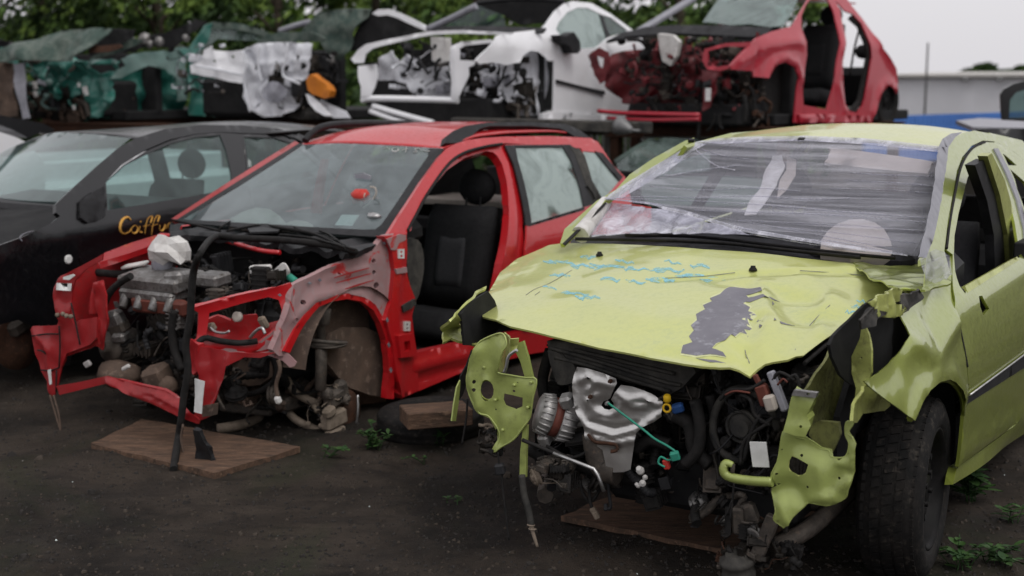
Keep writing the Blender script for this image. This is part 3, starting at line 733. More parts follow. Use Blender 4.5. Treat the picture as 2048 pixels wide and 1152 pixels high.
for t in ('1052,590 1070,578 1100,566 1144,540','1070,590 1080,583','1330,556 1400,553 1470,545','1500,728 1490,700 1496,672','1600,541 1700,548 1790,560','1660,610 1620,650 1590,700'):
    mb.tube(Y.P(t,'z',lambda x,y:B(x,y)+.0008),.0012,5,4)
mb.split('scratch',M['bare'],hood)
mb=MB(); r=random.Random(5)
for u,v,l in [(1085,520,50),(1130,528,60),(1180,530,70),(1240,534,60),(1300,538,70),(1330,522,34),(1350,548,60),(1290,556,60),(1250,560,40),(1100,548,40),(1120,585,60),(1085,575,30),(1150,592,50),(1200,556,40),(1380,530,40),(1400,556,50),(1230,520,40),(1160,512,30),(1700,612,30),(1715,602,25),(1690,622,20)]:
    q=[(u+l*k/5+r.uniform(-2,2),v+r.uniform(-4,4)+k*.8) for k in range(6)]
    ribbon('marker_writing',M['marker'],Y,'z',B,q,r.uniform(3,6),hood)
    if l>45: q=[(u+10+l*k/9+r.uniform(-2,2),v+5+r.uniform(-5,5)) for k in range(4)]; ribbon('marker_writing',M['marker'],Y,'z',B,q,r.uniform(2.5,5),hood)
for u,v in ((1199,512),(1506,541)):
    p=Y.hit(u,v,'z',B); mb=MB(); mb.lathe(p,(0,0,1),[(0,.016),(.006,.015),(.012,.010),(.018,.009)],12); mb.build('rubber_plug',M['rubber'],hood)
mb=MB(); mb.tube(Y.P('1838,594 1797,580 1764,606 1704,646 1657,686 1609,727','z',lambda x,y:HZ(x,y)-.012),.008,6,4); mb.build('edge_seal',M['rubber'],hood)
# wing (visible, crumpled)
fb=ridges(Y,'y',S,[('1812,672 1850,708 1872,708 1913,645',.016,.05),('1862,650 1872,600 1880,560',-.014,.05),
 ('1819,838 1838,790 1872,752 1905,750 1926,790',.016,.05),('1740,765 1790,725',-.008,.06)])
wing=panel('front_wing',M['lime'],Y,'y',S,'1852,527 1875,518 1888,499 1902,552 1905,600 1912,640 1925,687 1932,731 1934,806 1928,832 1925,800 1918,780 1905,764 1890,758 1872,762 1851,778 1835,806 1820,840 1803,822 1773,799 1733,763 1748,756 1762,747 1782,730 1796,712 1806,690 1810,669 1807,650 1800,634 1790,622 1812,606 1830,594 1850,572',
 th=.004,grid=.020,bump=fb,mat2=M['lime_dirty'])
mb=MB(); mb.tube(Y.P('1820,838 1835,806 1851,778 1872,763 1890,759 1905,765 1918,781 1925,800 1927,830','y',lambda x,z:S(x,z)-.012),.011,6,4,flat=1); mb.build('arch_lip',M['lime'],wing)
# crumpled tape and film over the pillar foot
tb=lambda a,b:.01*noise.noise(V((a*14,b*14,3)))
panel('crushed_corner',M['lime'],Y,'z',lambda x,y:.972+.018*abs(noise.noise(V((x*9,y*9,0)))),'1700,524 1780,532 1840,526 1880,530 1903,548 1902,566 1880,572 1850,580 1800,578 1740,556',th=.006,grid=.02)
panel('tape_wrap',M['film'],Y,'y',lambda x,z:S(x,z)+.018,'1840,520 1856,506 1872,498 1888,504 1900,520 1904,548 1890,562 1868,566 1852,558',th=.001,grid=.014,bump=tb)
# pillar, roof rail and roof
rail=panel('roof_rail',M['lime'],Y,'y',S,'1897,294 1909,276 1925,266 1949,261 1975,266 1992,272 2027,293 2048,309 2090,338 2094,352 2048,319 2015,294 1990,283 1966,281 1944,291 1925,313 1914,341 1905,390 1896,440 1889,500 1875,520 1852,527 1852,515 1866,481 1875,440 1888,365',th=.03,grid=.03)
panel('windscreen_tape',M['tape'],Y,'y',lambda x,z:S(x,z)+.006,'1877,294 1897,294 1888,365 1875,440 1866,481 1852,515 1838,514 1859,427 1870,365',th=.004,grid=.03,nz=.004,nsc=12)
panel('roof_gutter',M['tape'],Y,'y',lambda x,z:S(x,z)+.005,'1878,294 1886,277 1902,267 1925,264 1910,275 1897,294',th=.003,grid=.03)
hd=Y.P('1392,283 1440,277 1500,275 1608,274 1725,279 1800,286 1879,294','x',XW)
def rrow(x,zc,ye,drop):
    return [V((x,-(ye+.11)+q/6*(2*ye+.09),zc-drop*(abs(1-q/3.))**2.2)) for q in range(7)]
hd=[V(p) for p in hd]
YR=[hd,rrow(-1.75,1.435,.53,.045),rrow(-2.15,1.458,.525,.055),rrow(-2.7,1.44,.52,.06),rrow(-3.3,1.37,.51,.07)]
YR=[[V(p) for p in r] for r in YR]
loft('roof',M['lime_hood'],Y,YR,4,6,th=.012,flip=False,bump=lambda p:V((0,0,.003*noise.noise(p*4))))
far=panel('far_pillar',M['lime'],Y,'x',lambda y,z:XW(y,z)+.0,'1120,487 1129,458 1194,401 1232,379 1259,349 1306,317 1369,282 1388,275 1390,283 1375,287 1361,298 1291,346 1241,382 1210,403 1126,487',th=.02,grid=.03)
panel('pillar_seal',M['rubber'],Y,'x',lambda y,z:XW(y,z)+.006,'1125,487 1210,404 1213,406 1130,490',th=.004,grid=.04)
# the side: door frames, doors, sill
dfr=panel('front_door',M['lime'],Y,'y',S,'1907,618 1903,560 1905,509 1893,500 1897,440 1907,392 1917,342 1928,314 1946,293 1966,284 1990,285 2002,300 2030,360 2047,440 2075,540 2090,560 2100,640 2105,720 2098,800 2080,815 2030,848 1960,900 1916,934 1928,832 1936,806 1934,731 1926,687 1917,648',
 holes=['1909,543 1907,509 1909,471 1917,427 1924,399 1935,356 1947,327 1960,315 1978,305 1984,309 2004,350 2028,440 2040,512 1931,570 1924,587 1915,571','1953,592 1960,591 1968,605 1975,617 1963,630 1957,612'],
 th=.012,grid=.035,mat2=M['inner'],bump=ridges(Y,'y',S,[('1905,600 1975,560 2060,520 2110,495',.010,.05),('1925,905 1990,862 2090,805',.012,.03),('1940,660 2100,560',.006,.10)]))
mb=MB(); mb.tube(Y.P('1893,497 1900,440 1910,386 1919,343 1930,316 1947,295 1970,284','y',lambda x,z:S(x,z)+.001),.0055,6,5); mb.tube(Y.P('1908,600 1916,648 1925,692 1933,734','y',lambda x,z:S(x,z)-.002),.008,6,5); mb.build('door_seal',M['rubber'],dfr)
panel('side_trim',M['plastic'],Y,'y',lambda x,z:S(x,z)+.004,'1937,794 2048,711 2094,672 2094,700 2048,736 1935,808',th=.014,grid=.05,par=dfr)
mb=MB(); mb.tube(Y.P('1940,790 2048,710 2094,673','y',lambda x,z:S(x,z)+.008),.004,6,2);mb.build('trim_glint',M['steel'],dfr)
panel('window_sill',M['lime_dirty'],Y,'y',lambda x,z:S(x,z)+.012,'1930,572 2034,513 2040,519 1936,585',th=.03,grid=.05,par=dfr)
panel('window_seal',M['rubber'],Y,'y',lambda x,z:S(x,z)+.002,'1915,568 1924,586 1936,590 1932,574 1926,578',th=.02,grid=.05,par=dfr)
panel('frame_strip',M['tape'],Y,'y',lambda x,z:S(x,z)+.008,'1988,297 1996,296 2024,350 2044,410 2060,480 2066,540 2056,540 2048,460 2034,400 2012,345',th=.01,grid=.05,par=dfr)
panel('rear_door',M['lime'],Y,'y',S,px('2094,800 2108,720 2103,640 2092,560 2062,470 2030,370 1996,292 2015,300 2048,322')+[V((-2.35,0,1.34)),V((-2.62,0,1.22)),V((-2.72,0,.95)),V((-2.55,0,.55)),V((-2.38,0,.30))],
 holes=[px('2003,307 2020,312 2048,331')+[V((-2.30,0,1.27)),V((-2.52,0,1.18)),V((-2.58,0,1.0)),V((-1.85,0,.97))]+px('2050,420')],th=.012,grid=.05,mat2=M['inner'])
panel('rear_quarter',M['lime'],Y,'y',S,[V((-2.35,0,1.42)),V((-3.0,0,1.36)),V((-3.4,0,1.1)),V((-3.65,0,.9)),V((-3.65,0,.4)),V((-3.1,0,.3)),V((-3.05,0,.55)),V((-2.75,0,.68)),V((-2.5,0,.55)),V((-2.72,0,.95)),V((-2.62,0,1.22)),V((-2.35,0,1.34))],th=.012,grid=.08)
panel('sill',M['lime'],Y,'y',lambda x,z:S(x,z)-.01+.02*exp(-((z-.22)/.05)**2),px('1914,937 1960,903 2030,851')+[V((-2.4,0,.30)),V((-2.4,0,.20))]+px('2048,868 1990,911 1906,969'),th=.03,grid=.05)
# inner B pillar, belt, rear shell
panel('inner_pillar',M['lime_dirty'],Y,'y',.70,'1975,312 1984,306 2010,360 2032,440 2042,520 2020,530 2016,470 2000,390',th=.04,grid=.06)
panel('pillar_trim',M['plastic'],Y,'y',.68,'1950,330 1972,318 1994,380 2014,470 2018,530 1990,545 1988,470 1974,400',th=.04,grid=.06)
mb=MB(); mb.tube(Y.P('1958,345 1972,385 1984,430 1988,480 1989,535','y',.60),.012,6,4,flat=.25); mb.build('seat_belt',M['beige'],Y.root)
# windscreen film
def XF(y,z): return XW(y,z)+.012
flb=lambda a,b: .006*noise.noise(V((a*3,b*40,1)))+.005*noise.noise(V((a*1.2,b*90,7)))
film=panel('windscreen_film',M['film'],Y,'x',XF,'1390,284 1440,277 1500,274 1608,272 1725,277 1800,284 1882,293 1878,330 1869,380 1858,430 1848,470 1836,512 1815,510 1740,498 1647,484 1560,470 1491,458 1430,440 1373,424 1300,408 1209,398 1228,384 1291,342 1361,300',th=.0008,grid=.03,bump=flb)
mb=MB()
for t in ('1209,397 1290,393 1390,395 1500,392 1620,398 1700,396','1212,399 1300,405 1380,424 1490,458 1600,476 1700,492 1815,510','1240,396 1340,400 1440,404 1560,412 1700,424 1860,436','1300,372 1400,380 1500,376 1600,382','1390,420 1500,424 1640,428 1850,444','1480,440 1600,446 1720,452 1845,462','1560,455 1680,466 1830,486','1420,432 1540,452 1660,474 1800,500','1700,345 1780,350 1868,352','1690,360 1800,366 1866,372','1660,376 1780,380 1864,386','1395,296 1450,312 1500,318','1392,300 1430,330 1470,340','1380,310 1330,350 1400,340 1480,330','1880,300 1872,360 1860,420 1846,470 1826,505','1640,478 1700,488 1800,507','1500,468 1620,488 1760,508'):
    mb.tube(Y.P(t,'x',lambda y,z:XF(y,z)+.004),random.Random(len(t)).choice([.0012,.002,.003]),5,5,flat=.5)
mb.split('film_fold',M['film2'],film)
panel('film_edge',M['film2'],Y,'x',lambda y,z:XF(y,z)+.006,'1209,396 1300,405 1373,422 1491,456 1647,482 1740,497 1815,509 1815,512 1740,502 1640,488 1560,475 1480,463 1430,447 1373,430 1300,409 1240,401',th=.001,grid=.03,nz=.02,nsc=14,par=film)
panel('film_edge',M['film2'],Y,'x',lambda y,z:XF(y,z)+.008,'1209,398 1232,381 1291,343 1361,300 1392,284 1412,288 1380,305 1350,330 1330,345 1300,362 1270,380 1245,396',th=.001,grid=.025,nz=.03,nsc=16,par=film)
panel('film_edge',M['film2'],Y,'x',lambda y,z:XF(y,z)+.008,'1392,283 1440,276 1500,273 1608,271 1725,276 1800,283 1882,293 1880,304 1800,296 1725,288 1608,281 1500,284 1440,288',th=.001,grid=.03,nz=.012,nsc=10,par=film)
for u,v in ((1603,279),(1383,281)):
    p=Y.hit(u,v,'x',XF); mb=MB(); mb.box(p,(.02,.03,.014),(0,.4,0)); mb.build('clip',M['plastic'],film)
# cowl
panel('cowl_panel',M['plastic'],Y,'z',lambda x,y:HZ(x,y)-.014+.004*sin(x*60),'1140,487 1145,473 1250,467 1350,465 1430,466 1500,474 1600,488 1700,499 1800,512 1838,528 1838,550 1800,540 1700,528 1600,517 1520,508 1400,500 1250,491',th=.012,grid=.03)
mb=MB()
mb.tube(Y.P('1150,478 1300,480 1450,487 1600,503 1720,515','z',1.005),.010,7,5,flat=.6); mb.tube(Y.P('1250,470 1400,474 1560,492 1700,508 1790,516','z',1.012),.009,7,5,flat=.6)
mb.split('wiper_arm',M['rubber'],Y.root)
# cabin: tub, dash, seats, wheel, visor
tub=MB()
tub.box((-1.9,0,.20),(2.6,1.5,.06)); tub.box((-3.25,0,.62),(.06,1.35,.85)); tub.box((-.60,0,.50),(.08,1.4,.64)); tub.box((-2.0,.775,.62),(.5,.05,.7))
tub.box((-1.3,-.80,.50),(1.0,.05,.56)); tub.box((-2.5,-.80,.52),(1.3,.05,.60)); tub.box((-3.4,-.0,.52),(.5,1.5,.7))
tub.build('cabin_tub',M['inner'],Y.root)
panel('far_door',M['lime'],Y,'y',Sr,[V((-.80,0,.2)),V((-.80,0,.86)),V((-1.3,0,.90)),V((-3.3,0,.98)),V((-3.9,0,.9)),V((-3.9,0,.35)),V((-3.2,0,.2))],th=.012,grid=.1,sgn=-1)
panel('far_roof_rail',M['lime'],Y,'y',Sr,[V((-1.4,0,1.37)),V((-1.9,0,1.41)),V((-2.7,0,1.41)),V((-3.3,0,1.3)),V((-3.3,0,1.26)),V((-2.7,0,1.36)),V((-1.9,0,1.36)),V((-1.4,0,1.31))],th=.02,grid=.08,sgn=-1)
for x0 in (-2.0,-3.1):
    panel('far_inner_pillar',M['inner'],Y,'y',Sr,[V((x0,0,.95)),V((x0+.1,0,.95)),V((x0-.02,0,1.37)),V((x0-.12,0,1.37))],th=.03,grid=.08,sgn=-1)
mb=MB(); mb.box((-.95,0,.90),(.45,1.36,.16),(0,.1,0),.3); mb.box((-.9,.36,1.0),(.3,.42,.10),(0,.15,0),.4); mb.build('dashboard',M['plastic'],Y.root)
panel('instrument_hood',M['beige'],Y,'x',lambda y,z:XW(y,z)-.04,'1640,505 1643,480 1655,462 1675,447 1700,439 1725,438 1750,445 1768,458 1780,478 1786,500 1780,512 1700,512',sm=0,th=.06,grid=.05)
mb=MB(); c=V((-1.25,.36,.98)); ax=V((-.8,0,.45)).normalized(); mb.tube(mb.ring(c,ax,.185,20),.015,8,2,True)
mb.tube([c+V((0,-.17,0)),c,c+V((0,.17,0))],.018,6,3); mb.tube([c,c+V((.2,0,-.12))],.03,8,2); mb.build('steering_wheel',M['plastic'],Y.root)
panel('sun_visor',M['beige'],Y,'x',lambda y,z:XW(y,z)-.015,'1662,300 1672,296 1850,320 1862,328 1856,344 1840,346 1665,328 1656,316',sm=3,th=.015,grid=.06)
def seat(C,x,y,z,mat,mat2,name='front_seat',back=-.35,h=.62,w=.46):
    s=bpy.data.objects.new(name,None); COL.objects.link(s); s.parent=C.root; s.location=(x,y,z); mb=MB()
    rows=lambda cx: 0
    # cushion and backrest with soft bolsters
    def pad(mb,L,W,T,M_):
        n=9; vs=[];fs=[]
        for a in range(n+1):
            for b in range(n+1):
                s_=a/n*2-1;t=b/n*2-1; e=(1-s_**6)*(1-t**6); hgt=T*(.35+.65*e**.35)+.035*abs(t)**3*(1-abs(s_)**6)
                vs.append(M_@V((s_*L/2,t*W/2*(1-.06*abs(s_)**4),hgt)))
        m_=len(vs)
        for a in range(n+1):
            for b in range(n+1): vs.append(M_@V(((a/n*2-1)*L/2,(b/n*2-1)*W/2*(1-.06*abs(a/n*2-1)**4),0)))
        for a in range(n):
            for b in range(n): q=(a*(n+1)+b,a*(n+1)+b+1,(a+1)*(n+1)+b+1,(a+1)*(n+1)+b); fs.append(q[::-1]); fs.append(tuple(m_+k for k in q))
        bd=[(b) for b in range(n)]+[a*(n+1)+n for a in range(n)]+[n*(n+1)+n-b for b in range(n)]+[(n-a)*(n+1) for a in range(n)]
        for k in range(len(bd)): a=bd[k];b=bd[(k+1)%len(bd)]; fs.append((a,b,m_+b,m_+a))
        mb.add(vs,fs,True)
    pad(mb,.52,w+.04,.15,Matrix.Translation((0,0,.0))@Matrix.Rotation(-.12,4,'Y'))
    o=mb.build('seat_cushion',mat,s)
    mb=MB(); pad(mb,h,w,.13,Matrix.Translation((-.27,0,.12+h/2))@Matrix.Rotation(pi/2+back*.6,4,'Y')@Matrix.Rotation(0,4,'Z')); mb.build('backrest',mat,s)
    mb=MB(); pad(mb,h*.6,w*.5,.145,Matrix.Translation((-.27,0,.08+h/2))@Matrix.Rotation(pi/2+back*.6,4,'Y')); mb.build('backrest_centre',mat2,s)
    mb=MB(); k=h+.20; mb.ball((-.27-(k-.0)*.2,0,k+.02),.13,16,(.45,1,.85)); mb.cyl((-.37,.05,h),(-.40,.05,k),.006); mb.cyl((-.37,-.05,h),(-.40,-.05,k),.006); mb.build('headrest',mat,s)
    return s
seat(Y,-1.55,.36,.30,M['seat2'],M['beige']); seat(Y,-1.55,-.36,.30,M['seat2'],M['beige'])
mb=MB(); mb.box((-2.7,0,.55),(.2,1.2,.6),(0,.25,0),.3); mb.box((-2.45,0,.35),(.5,1.2,.18),(0,0,0),.4); mb.build('rear_bench',M['seat2'],Y.root)
# curtain airbag, plastic sheet bag
mb=MB(); mb.tube(Y.P('1160,470 1178,448 1196,425 1212,404','x',lambda y,z:XW(y,z)-.06),lambda t:.042-.012*t,10,5); mb.build('airbag',M['whitep'],Y.root)
panel('crumpled_bag',M['filmb'],Y,'x',lambda y,z:XW(y,z)-.10,'1212,402 1240,408 1300,414 1380,430 1460,458 1500,470 1420,466 1300,466 1210,470 1180,474 1196,440',th=.002,grid=.02,nz=.07,nsc=14)
panel('red_cloth',M['redl'],Y,'x',lambda y,z:XW(y,z)-.22,'1236,418 1262,408 1300,414 1310,440 1296,462 1262,464 1244,446',th=.01,grid=.025,nz=.06,nsc=9)
# ---- front end metal
def FX(y,z): return .43
lb=ridges(Y,'x',FX,[('955,700 945,760 960,810',.02,.03),('1000,750 985,800 990,870',-.012,.03),('1010,690 1000,740',.02,.03),('975,760 975,800',.012,.02)])
def ell(cx,cy,rx,ry,n=14,rot=0): return [(cx+cos(a)*rx*cos(rot)-sin(a)*ry*sin(rot),cy+cos(a)*rx*sin(rot)+sin(a)*ry*cos(rot)) for a in (2*pi*q/n for q in range(n))]
nosel=panel('nose_bracket',M['lime_inner'],Y,'x',FX,'949,706 942,717 935,750 935,779 944,804 958,826 969,832 977,837 989,863 993,881 984,899 986,906 1000,895 1026,881 1044,858 1059,837 1066,800 1073,759 1048,755 1019,750 997,748 1000,735 1009,706 1017,688 1009,668 989,668 960,682 953,695',
 holes=[ell(975,780,11,22),'1008,787 1046,795 1044,813 1033,818 1011,810 1006,799',ell(953,762,3,4,8),ell(953,778,3.5,4,8),ell(1028,782,3,3,8),ell(989,820,2,2,6),ell(1036,765,1.5,1.5,6),ell(1057,838,2,2,6)],th=.0025,grid=.013,bump=lb,nz=.010,nsc=9,mat2=M['lime_dirty'])
def rim_edge(o,pts,ra=.0035):
    me=o.data; L=[]
    f=lambda p:V((0,0,0))
    from mathutils.bvhtree import BVHTree
    bv=BVHTree.FromPolygons([v.co for v in me.vertices],[tuple(p.vertices) for p in me.polygons])
    for u,v in px(pts)+px(pts)[:1]:
        q=Y.hit(u,v,'x',.44); n=bv.find_nearest(q); L.append(n[0])
    mb=MB(); mb.tube(L[:-1],ra,6,3,True); mb.build('rolled_edge',M['lime_inner'],o)
rim_edge(nosel,'949,706 942,717 935,750 935,779 944,804 958,826 969,832 977,837 989,863 993,881 986,906 1000,895 1026,881 1044,858 1059,837 1066,800 1073,759 1048,755 1019,750 997,748 1000,735 1009,706 1017,688 1009,668 989,668 960,682 953,695')
for u,v in ((1028,770),(1062,765),(1055,815),(990,800),(968,735),(1005,860)):
    mb=MB(); q=Y.hit(u,v,'x',.437); mb.lathe(q,(1,0,0),[(-.01,.006),(.004,.006),(.005,.003)],7); mb.build('rivet',M['lime_inner'],nosel)
mb=MB(); p=Y.hit(975,780,'x',.41); mb.tube([p+V((0,.032*cos(a),.036*sin(a))) for a in [2*pi*q/12 for q in range(12)]],.004,6,2,True); mb.build('hole_rim',M['lime'],nosel)
panel('nose_brace',M['lime_inner'],Y,'x',.38,'1024,690 1046,682 1056,715 1066,759 1050,756 1040,722',th=.012,grid=.03)
panel('nose_side',M['lime_dirty'],Y,'x',lambda y,z:.40-1.2*abs(y+.50),'949,700 960,676 1010,664 1040,676 1034,700 1010,744 970,742 955,720',th=.006,grid=.02,nz=.02,nsc=8)
for t,ra in (('1034,700 1018,712 1012,735 1008,745',.006),):
    mb=MB(); mb.tube(Y.P(t,'x',.46),ra,7,5); mb.build('latch_cable',M['steel'],Y.root)
panel('hanging_strip',M['lime_inner'],Y,'x',.42,'1046,850 1055,850 1053,900 1052,954 1046,958 1039,950 1040,905 1043,880',th=.01,grid=.03)
panel('hanging_strip',M['lime_inner'],Y,'y',-.84,'914,775 921,760 920,790 912,842 904,842 908,810',th=.006,grid=.03)
panel('hanging_strip',M['rubber'],Y,'y',-.84,'922,752 934,730 945,700 950,706 940,745 926,790 918,800',th=.006,grid=.04)
lp=panel('far_front_wing',M['lime_dirty'],Y,'y',lambda x,z:-.83+.05*sin(z*40),'972,576 950,588 930,606 912,626 898,640 886,664 882,688 900,680 916,686 935,690 950,694 948,684 918,676 922,650 912,630 930,612 952,592 972,582',th=.01,grid=.02,sgn=-1,nz=.015,nsc=9)
panel('wing_liner',M['inner'],Y,'y',-.80,'972,582 940,602 918,628 922,660 925,690 960,690 985,670 1000,640 985,600',th=.01,grid=.04,sgn=-1)
def seg2(name,mat,ax,val,out,**k): return panel(name,mat,Y,ax,val,out,**k)
rb=ridges(Y,'x',lambda y,z:.46,[('1567,870 1560,930 1545,970',.015,.02),('1548,985 1580,975 1610,1000',-.02,.03),('1620,1000 1670,990 1700,960',.02,.025),('1640,930 1650,990',.012,.03),('1716,890 1705,930 1680,925',.02,.015),('1600,890 1650,905',-.012,.03),('1560,1000 1575,1040',.02,.02)])
Y2=1
noser=panel('nose_bracket',M['lime_inner'],Y,'x',.46,'1567,862 1564,881 1556,922 1543,952 1554,966 1562,969 1541,979 1545,997 1554,1016 1547,1039 1567,1054 1579,1050 1590,1027 1609,1012 1624,1003 1645,1010 1665,1009 1691,996 1702,967 1712,941 1716,885 1703,868 1699,862 1710,844 1699,840 1691,847 1691,870 1699,885 1699,907 1680,919 1665,913 1661,900 1642,896 1627,885 1614,877 1609,874 1590,870',
 holes=['1584,911 1618,928 1612,947 1597,952 1579,941 1577,926',ell(1603,911,3,3,8),ell(1680,955,3,3,8),ell(1615,974,3,3,8),ell(1556,946,3.5,2.5,8),ell(1568,897,2,2,6)],th=.0025,grid=.013,bump=rb,nz=.010,nsc=9,mat2=M['lime_dirty'])
mb=MB(); h=Y.P('1584,911 1618,928 1612,947 1597,952 1579,941 1577,926','x',.455); mb.tube(h,.003,5,2,True); mb.build('hole_rim',M['lime_hood'],noser)
rim_edge(noser,'1567,862 1564,881 1556,922 1543,952 1554,966 1541,979 1545,997 1554,1016 1547,1039 1567,1054 1579,1050 1590,1027 1609,1012 1624,1003 1645,1010 1665,1009 1691,996 1702,967 1712,941 1716,885 1703,868 1699,862 1710,844 1699,840 1691,847 1691,870 1699,885 1699,907 1680,919 1665,913 1661,900 1642,896 1627,885 1614,877 1590,870')
panel('bumper_post',M['lime_inner'],Y,'x',lambda y,z:.50,'1567,862 1575,832 1582,795 1590,782 1634,789 1624,812 1614,830 1622,851 1611,874 1590,870',holes=[ell(1603,852,3,3,7)],th=.035,grid=.02,nz=.01,nsc=12)
pc=panel('post_cap',M['steel'],Y,'x',.515,'1588,780 1634,786 1631,796 1583,791',holes=[ell(1616,788,4,2.4,8)],th=.02,grid=.04)
mb=MB(); mb.tube(Y.P('1466,930 1452,926 1447,938 1452,950 1470,957 1505,962 1545,964','x',.47),lambda t:.008+.006*min(1,t*3),8,5,flat=1.2); mb.build('tow_bracket',M['lime_inner'],Y.root)
mb=MB(); mb.cyl(Y.hit(1465,945,'x',.47),Y.hit(1466,928,'x',.47),.007); mb.build('bolt',M['iron'],Y.root)
panel('inner_wing',M['lime_grime_shade'],Y,'y',.56,'1622,855 1600,800 1630,760 1660,700 1720,650 1760,700 1745,780 1700,850 1690,920 1640,900',th=.01,grid=.03,nz=.03,nsc=6)
panel('inner_bracket',M['lime_grime_shade'],Y,'x',.36,'1618,870 1622,850 1640,842 1676,846 1680,870 1672,890 1661,912 1640,896',th=.02,grid=.03,nz=.01)
panel('headlamp_bracket',M['lime_dirty'],Y,'x',lambda y,z:.36+.3*(y-.66),'1725,640 1737,669 1743,700 1743,746 1730,775 1722,830 1710,846 1704,840 1712,776 1703,746 1703,713 1720,675',holes=[ell(1722,716,3,3,7)],th=.008,grid=.02,nz=.01,nsc=9)
panel('headlamp_cavity',M['inner'],Y,'y',lambda x,z:.66+.5*max(0,.2-abs(x-.2)),'1660,690 1700,640 1745,600 1795,600 1812,650 1812,705 1790,750 1760,775 1730,775 1690,760',th=.01,grid=.04,sm=3)
panel('headlamp_box',M['plastic_d'],Y,'y',.69,'1738,668 1772,674 1776,700 1768,724 1742,722',th=.03,grid=.05)
for t,mt in (('1742,605 1764,590 1790,575 1806,580 1800,600 1775,612 1752,618','lime_dirty'),('1752,618 1778,610 1800,608 1812,620 1790,636 1760,634','lime_dirty'),('1800,590 1822,588 1834,578 1840,590 1826,612 1808,628 1796,622','plastic_d'),('1725,640 1750,614 1770,625 1750,650 1730,660','plastic_d')):
    panel('crushed_mount',M[mt],Y,'y',lambda x,z:.78,t,th=.006,grid=.016,nz=.02,nsc=14)
panel('arch_flap',M['lime_dirty'],Y,'y',.74,'1728,772 1745,775 1785,812 1770,822 1724,828 1716,846 1706,842 1714,810',th=.01,grid=.02,nz=.015,nsc=12)
# ---- engine
eng=clutter('engine_block',Y.root,((-.30,.26),(-.50,.50),(.30,.72)),230,11,sc=1.0)
clutter('lower_engine_parts',Y.root,((-.05,.30),(-.42,.36),(.20,.40)),70,12,sc=.9)
clutter('wiring_harness',Y.root,((.12,.36),(.20,.52),(.36,.74)),70,13,mi=[1,2,2,4,4],sc=.8)
mb=MB(); mb.box((-.25,0,.5),(.5,1.05,.44)); mb.box((-.1,.1,.28),(.5,.7,.2)); mb.build('bay_core',M['inner'],eng)
def GB(y,z): return .27
im=panel('intake_cover',M['plastic_d'],Y,'x',.29,'1094,682 1140,684 1220,700 1300,716 1382,730 1392,745 1364,775 1340,789 1300,776 1249,763 1175,737 1146,726 1120,726 1098,708',th=.14,grid=.03,nz=.006,nsc=10)
for t in ('1100,696 1160,712 1240,736 1330,764 1362,770','1110,715 1175,731 1250,756 1340,783','1150,700 1250,724 1350,748'):
    mb=MB(); mb.tube(Y.P(t,'x',.297),.007,6,4); mb.build('cover_rib',M['plastic_d'],im)
panel('intake_elbow',M['plastic_d'],Y,'x',.30,'1096,700 1116,706 1146,728 1150,760 1138,768 1116,768 1104,740',sm=3,th=.10,grid=.03,nz=.01,nsc=20)
shb=ridges(Y,'x',lambda y,z:.35,[('1165,760 1180,750 1195,765 1180,780',.012,.008),('1240,788 1262,798 1285,795 1305,808 1315,812',.012,.009),('1195,822 1222,828 1240,822 1250,800 1268,812 1290,812',.010,.008),
 ('1150,760 1156,820 1175,850 1230,868 1290,850 1322,826',.016,.012),('1185,845 1230,858 1275,850',-.012,.010),('1168,870 1230,885 1268,880',.014,.010),('1213,812',-.02,.03),('1198,762 1226,770',.012,.008),('1195,790 1178,800 1180,812',.010,.008)])
hsd=panel('heat_shield',M['shield'],Y,'x',lambda y,z:.36-.9*max(0,abs(y+.18)-.10)**1.5,'1154,734 1175,737 1205,746 1231,757 1234,766 1226,782 1219,797 1213,801 1204,804 1200,812 1206,819 1216,821 1226,816 1226,806 1221,800 1229,786 1242,770 1264,773 1285,780 1305,788 1326,803 1325,832 1308,844 1287,853 1273,866 1266,903 1261,939 1248,944 1225,945 1213,938 1205,900 1190,890 1172,880 1168,853 1154,821 1147,785 1148,750',
 holes=[ell(1177,756,3,3,7),ell(1297,803,2.6,2.6,7),ell(1176,800,2,2,6)],th=.003,grid=.010,bump=lambda a,b:.7*shb(a,b))
mb=MB(); mb.tube(Y.P('1196,868 1200,900 1212,930 1238,940','x',.31),.055,14,5); mb.build('downpipe',M['iron'],Y.root)
mb=MB(); mb.tube(Y.P('1176,868 1190,884 1214,887 1232,890 1234,900 1222,903','x',.375),.008,7,4,flat=.6); mb.build('gasket',M['rust'],hsd)
for u,v,m_ in ((1216,806,'steel'),(1222,762,'rust'),(1182,793,'rust')):
    mb=MB(); p=Y.hit(u,v,'x',.37); mb.lathe(p,(1,0,0),[(0,.008),(.008,.008),(.008,.005),(.016,.005)],6,smooth_=False); mb.split('shield_bolt',M[m_],hsd)
# alternator with slots
al=MB(); c=Y.hit(1110,834,'x',.30); ax=V((.45,-.55,.55)).normalized(); ax=V((.55,-.75,.30)).normalized()
al.lathe(c-ax*.07,ax,[(0,.03),(0,.062),(.02,.072),(.05,.072),(.052,.066),(.085,.066),(.087,.072),(.115,.072),(.135,.060),(.14,.02)],28)
for q in range(20):
    a=2*pi*q/20; u_=ax.orthogonal().normalized(); w_=ax.cross(u_); n_=u_*cos(a)+w_*sin(a)
    al.tube([c-ax*.07+n_*.071,c-ax*.02+n_*.075],.005,5,1); al.tube([c+ax*.02+n_*.075,c+ax*.06+n_*.066],.005,5,1)
al.box(c+V((.02,.06,.07)),(.05,.05,.05),(.3,.4,.2),.2); al.box(c+V((.02,-.03,-.08)),(.05,.04,.05),(.1,.4,.2),.2); al.box(c+V((.0,.085,.02)),(.03,.05,.09),(.1,.4,.2),.2)
alo=al.build('alternator',M['alu_l'],Y.root)
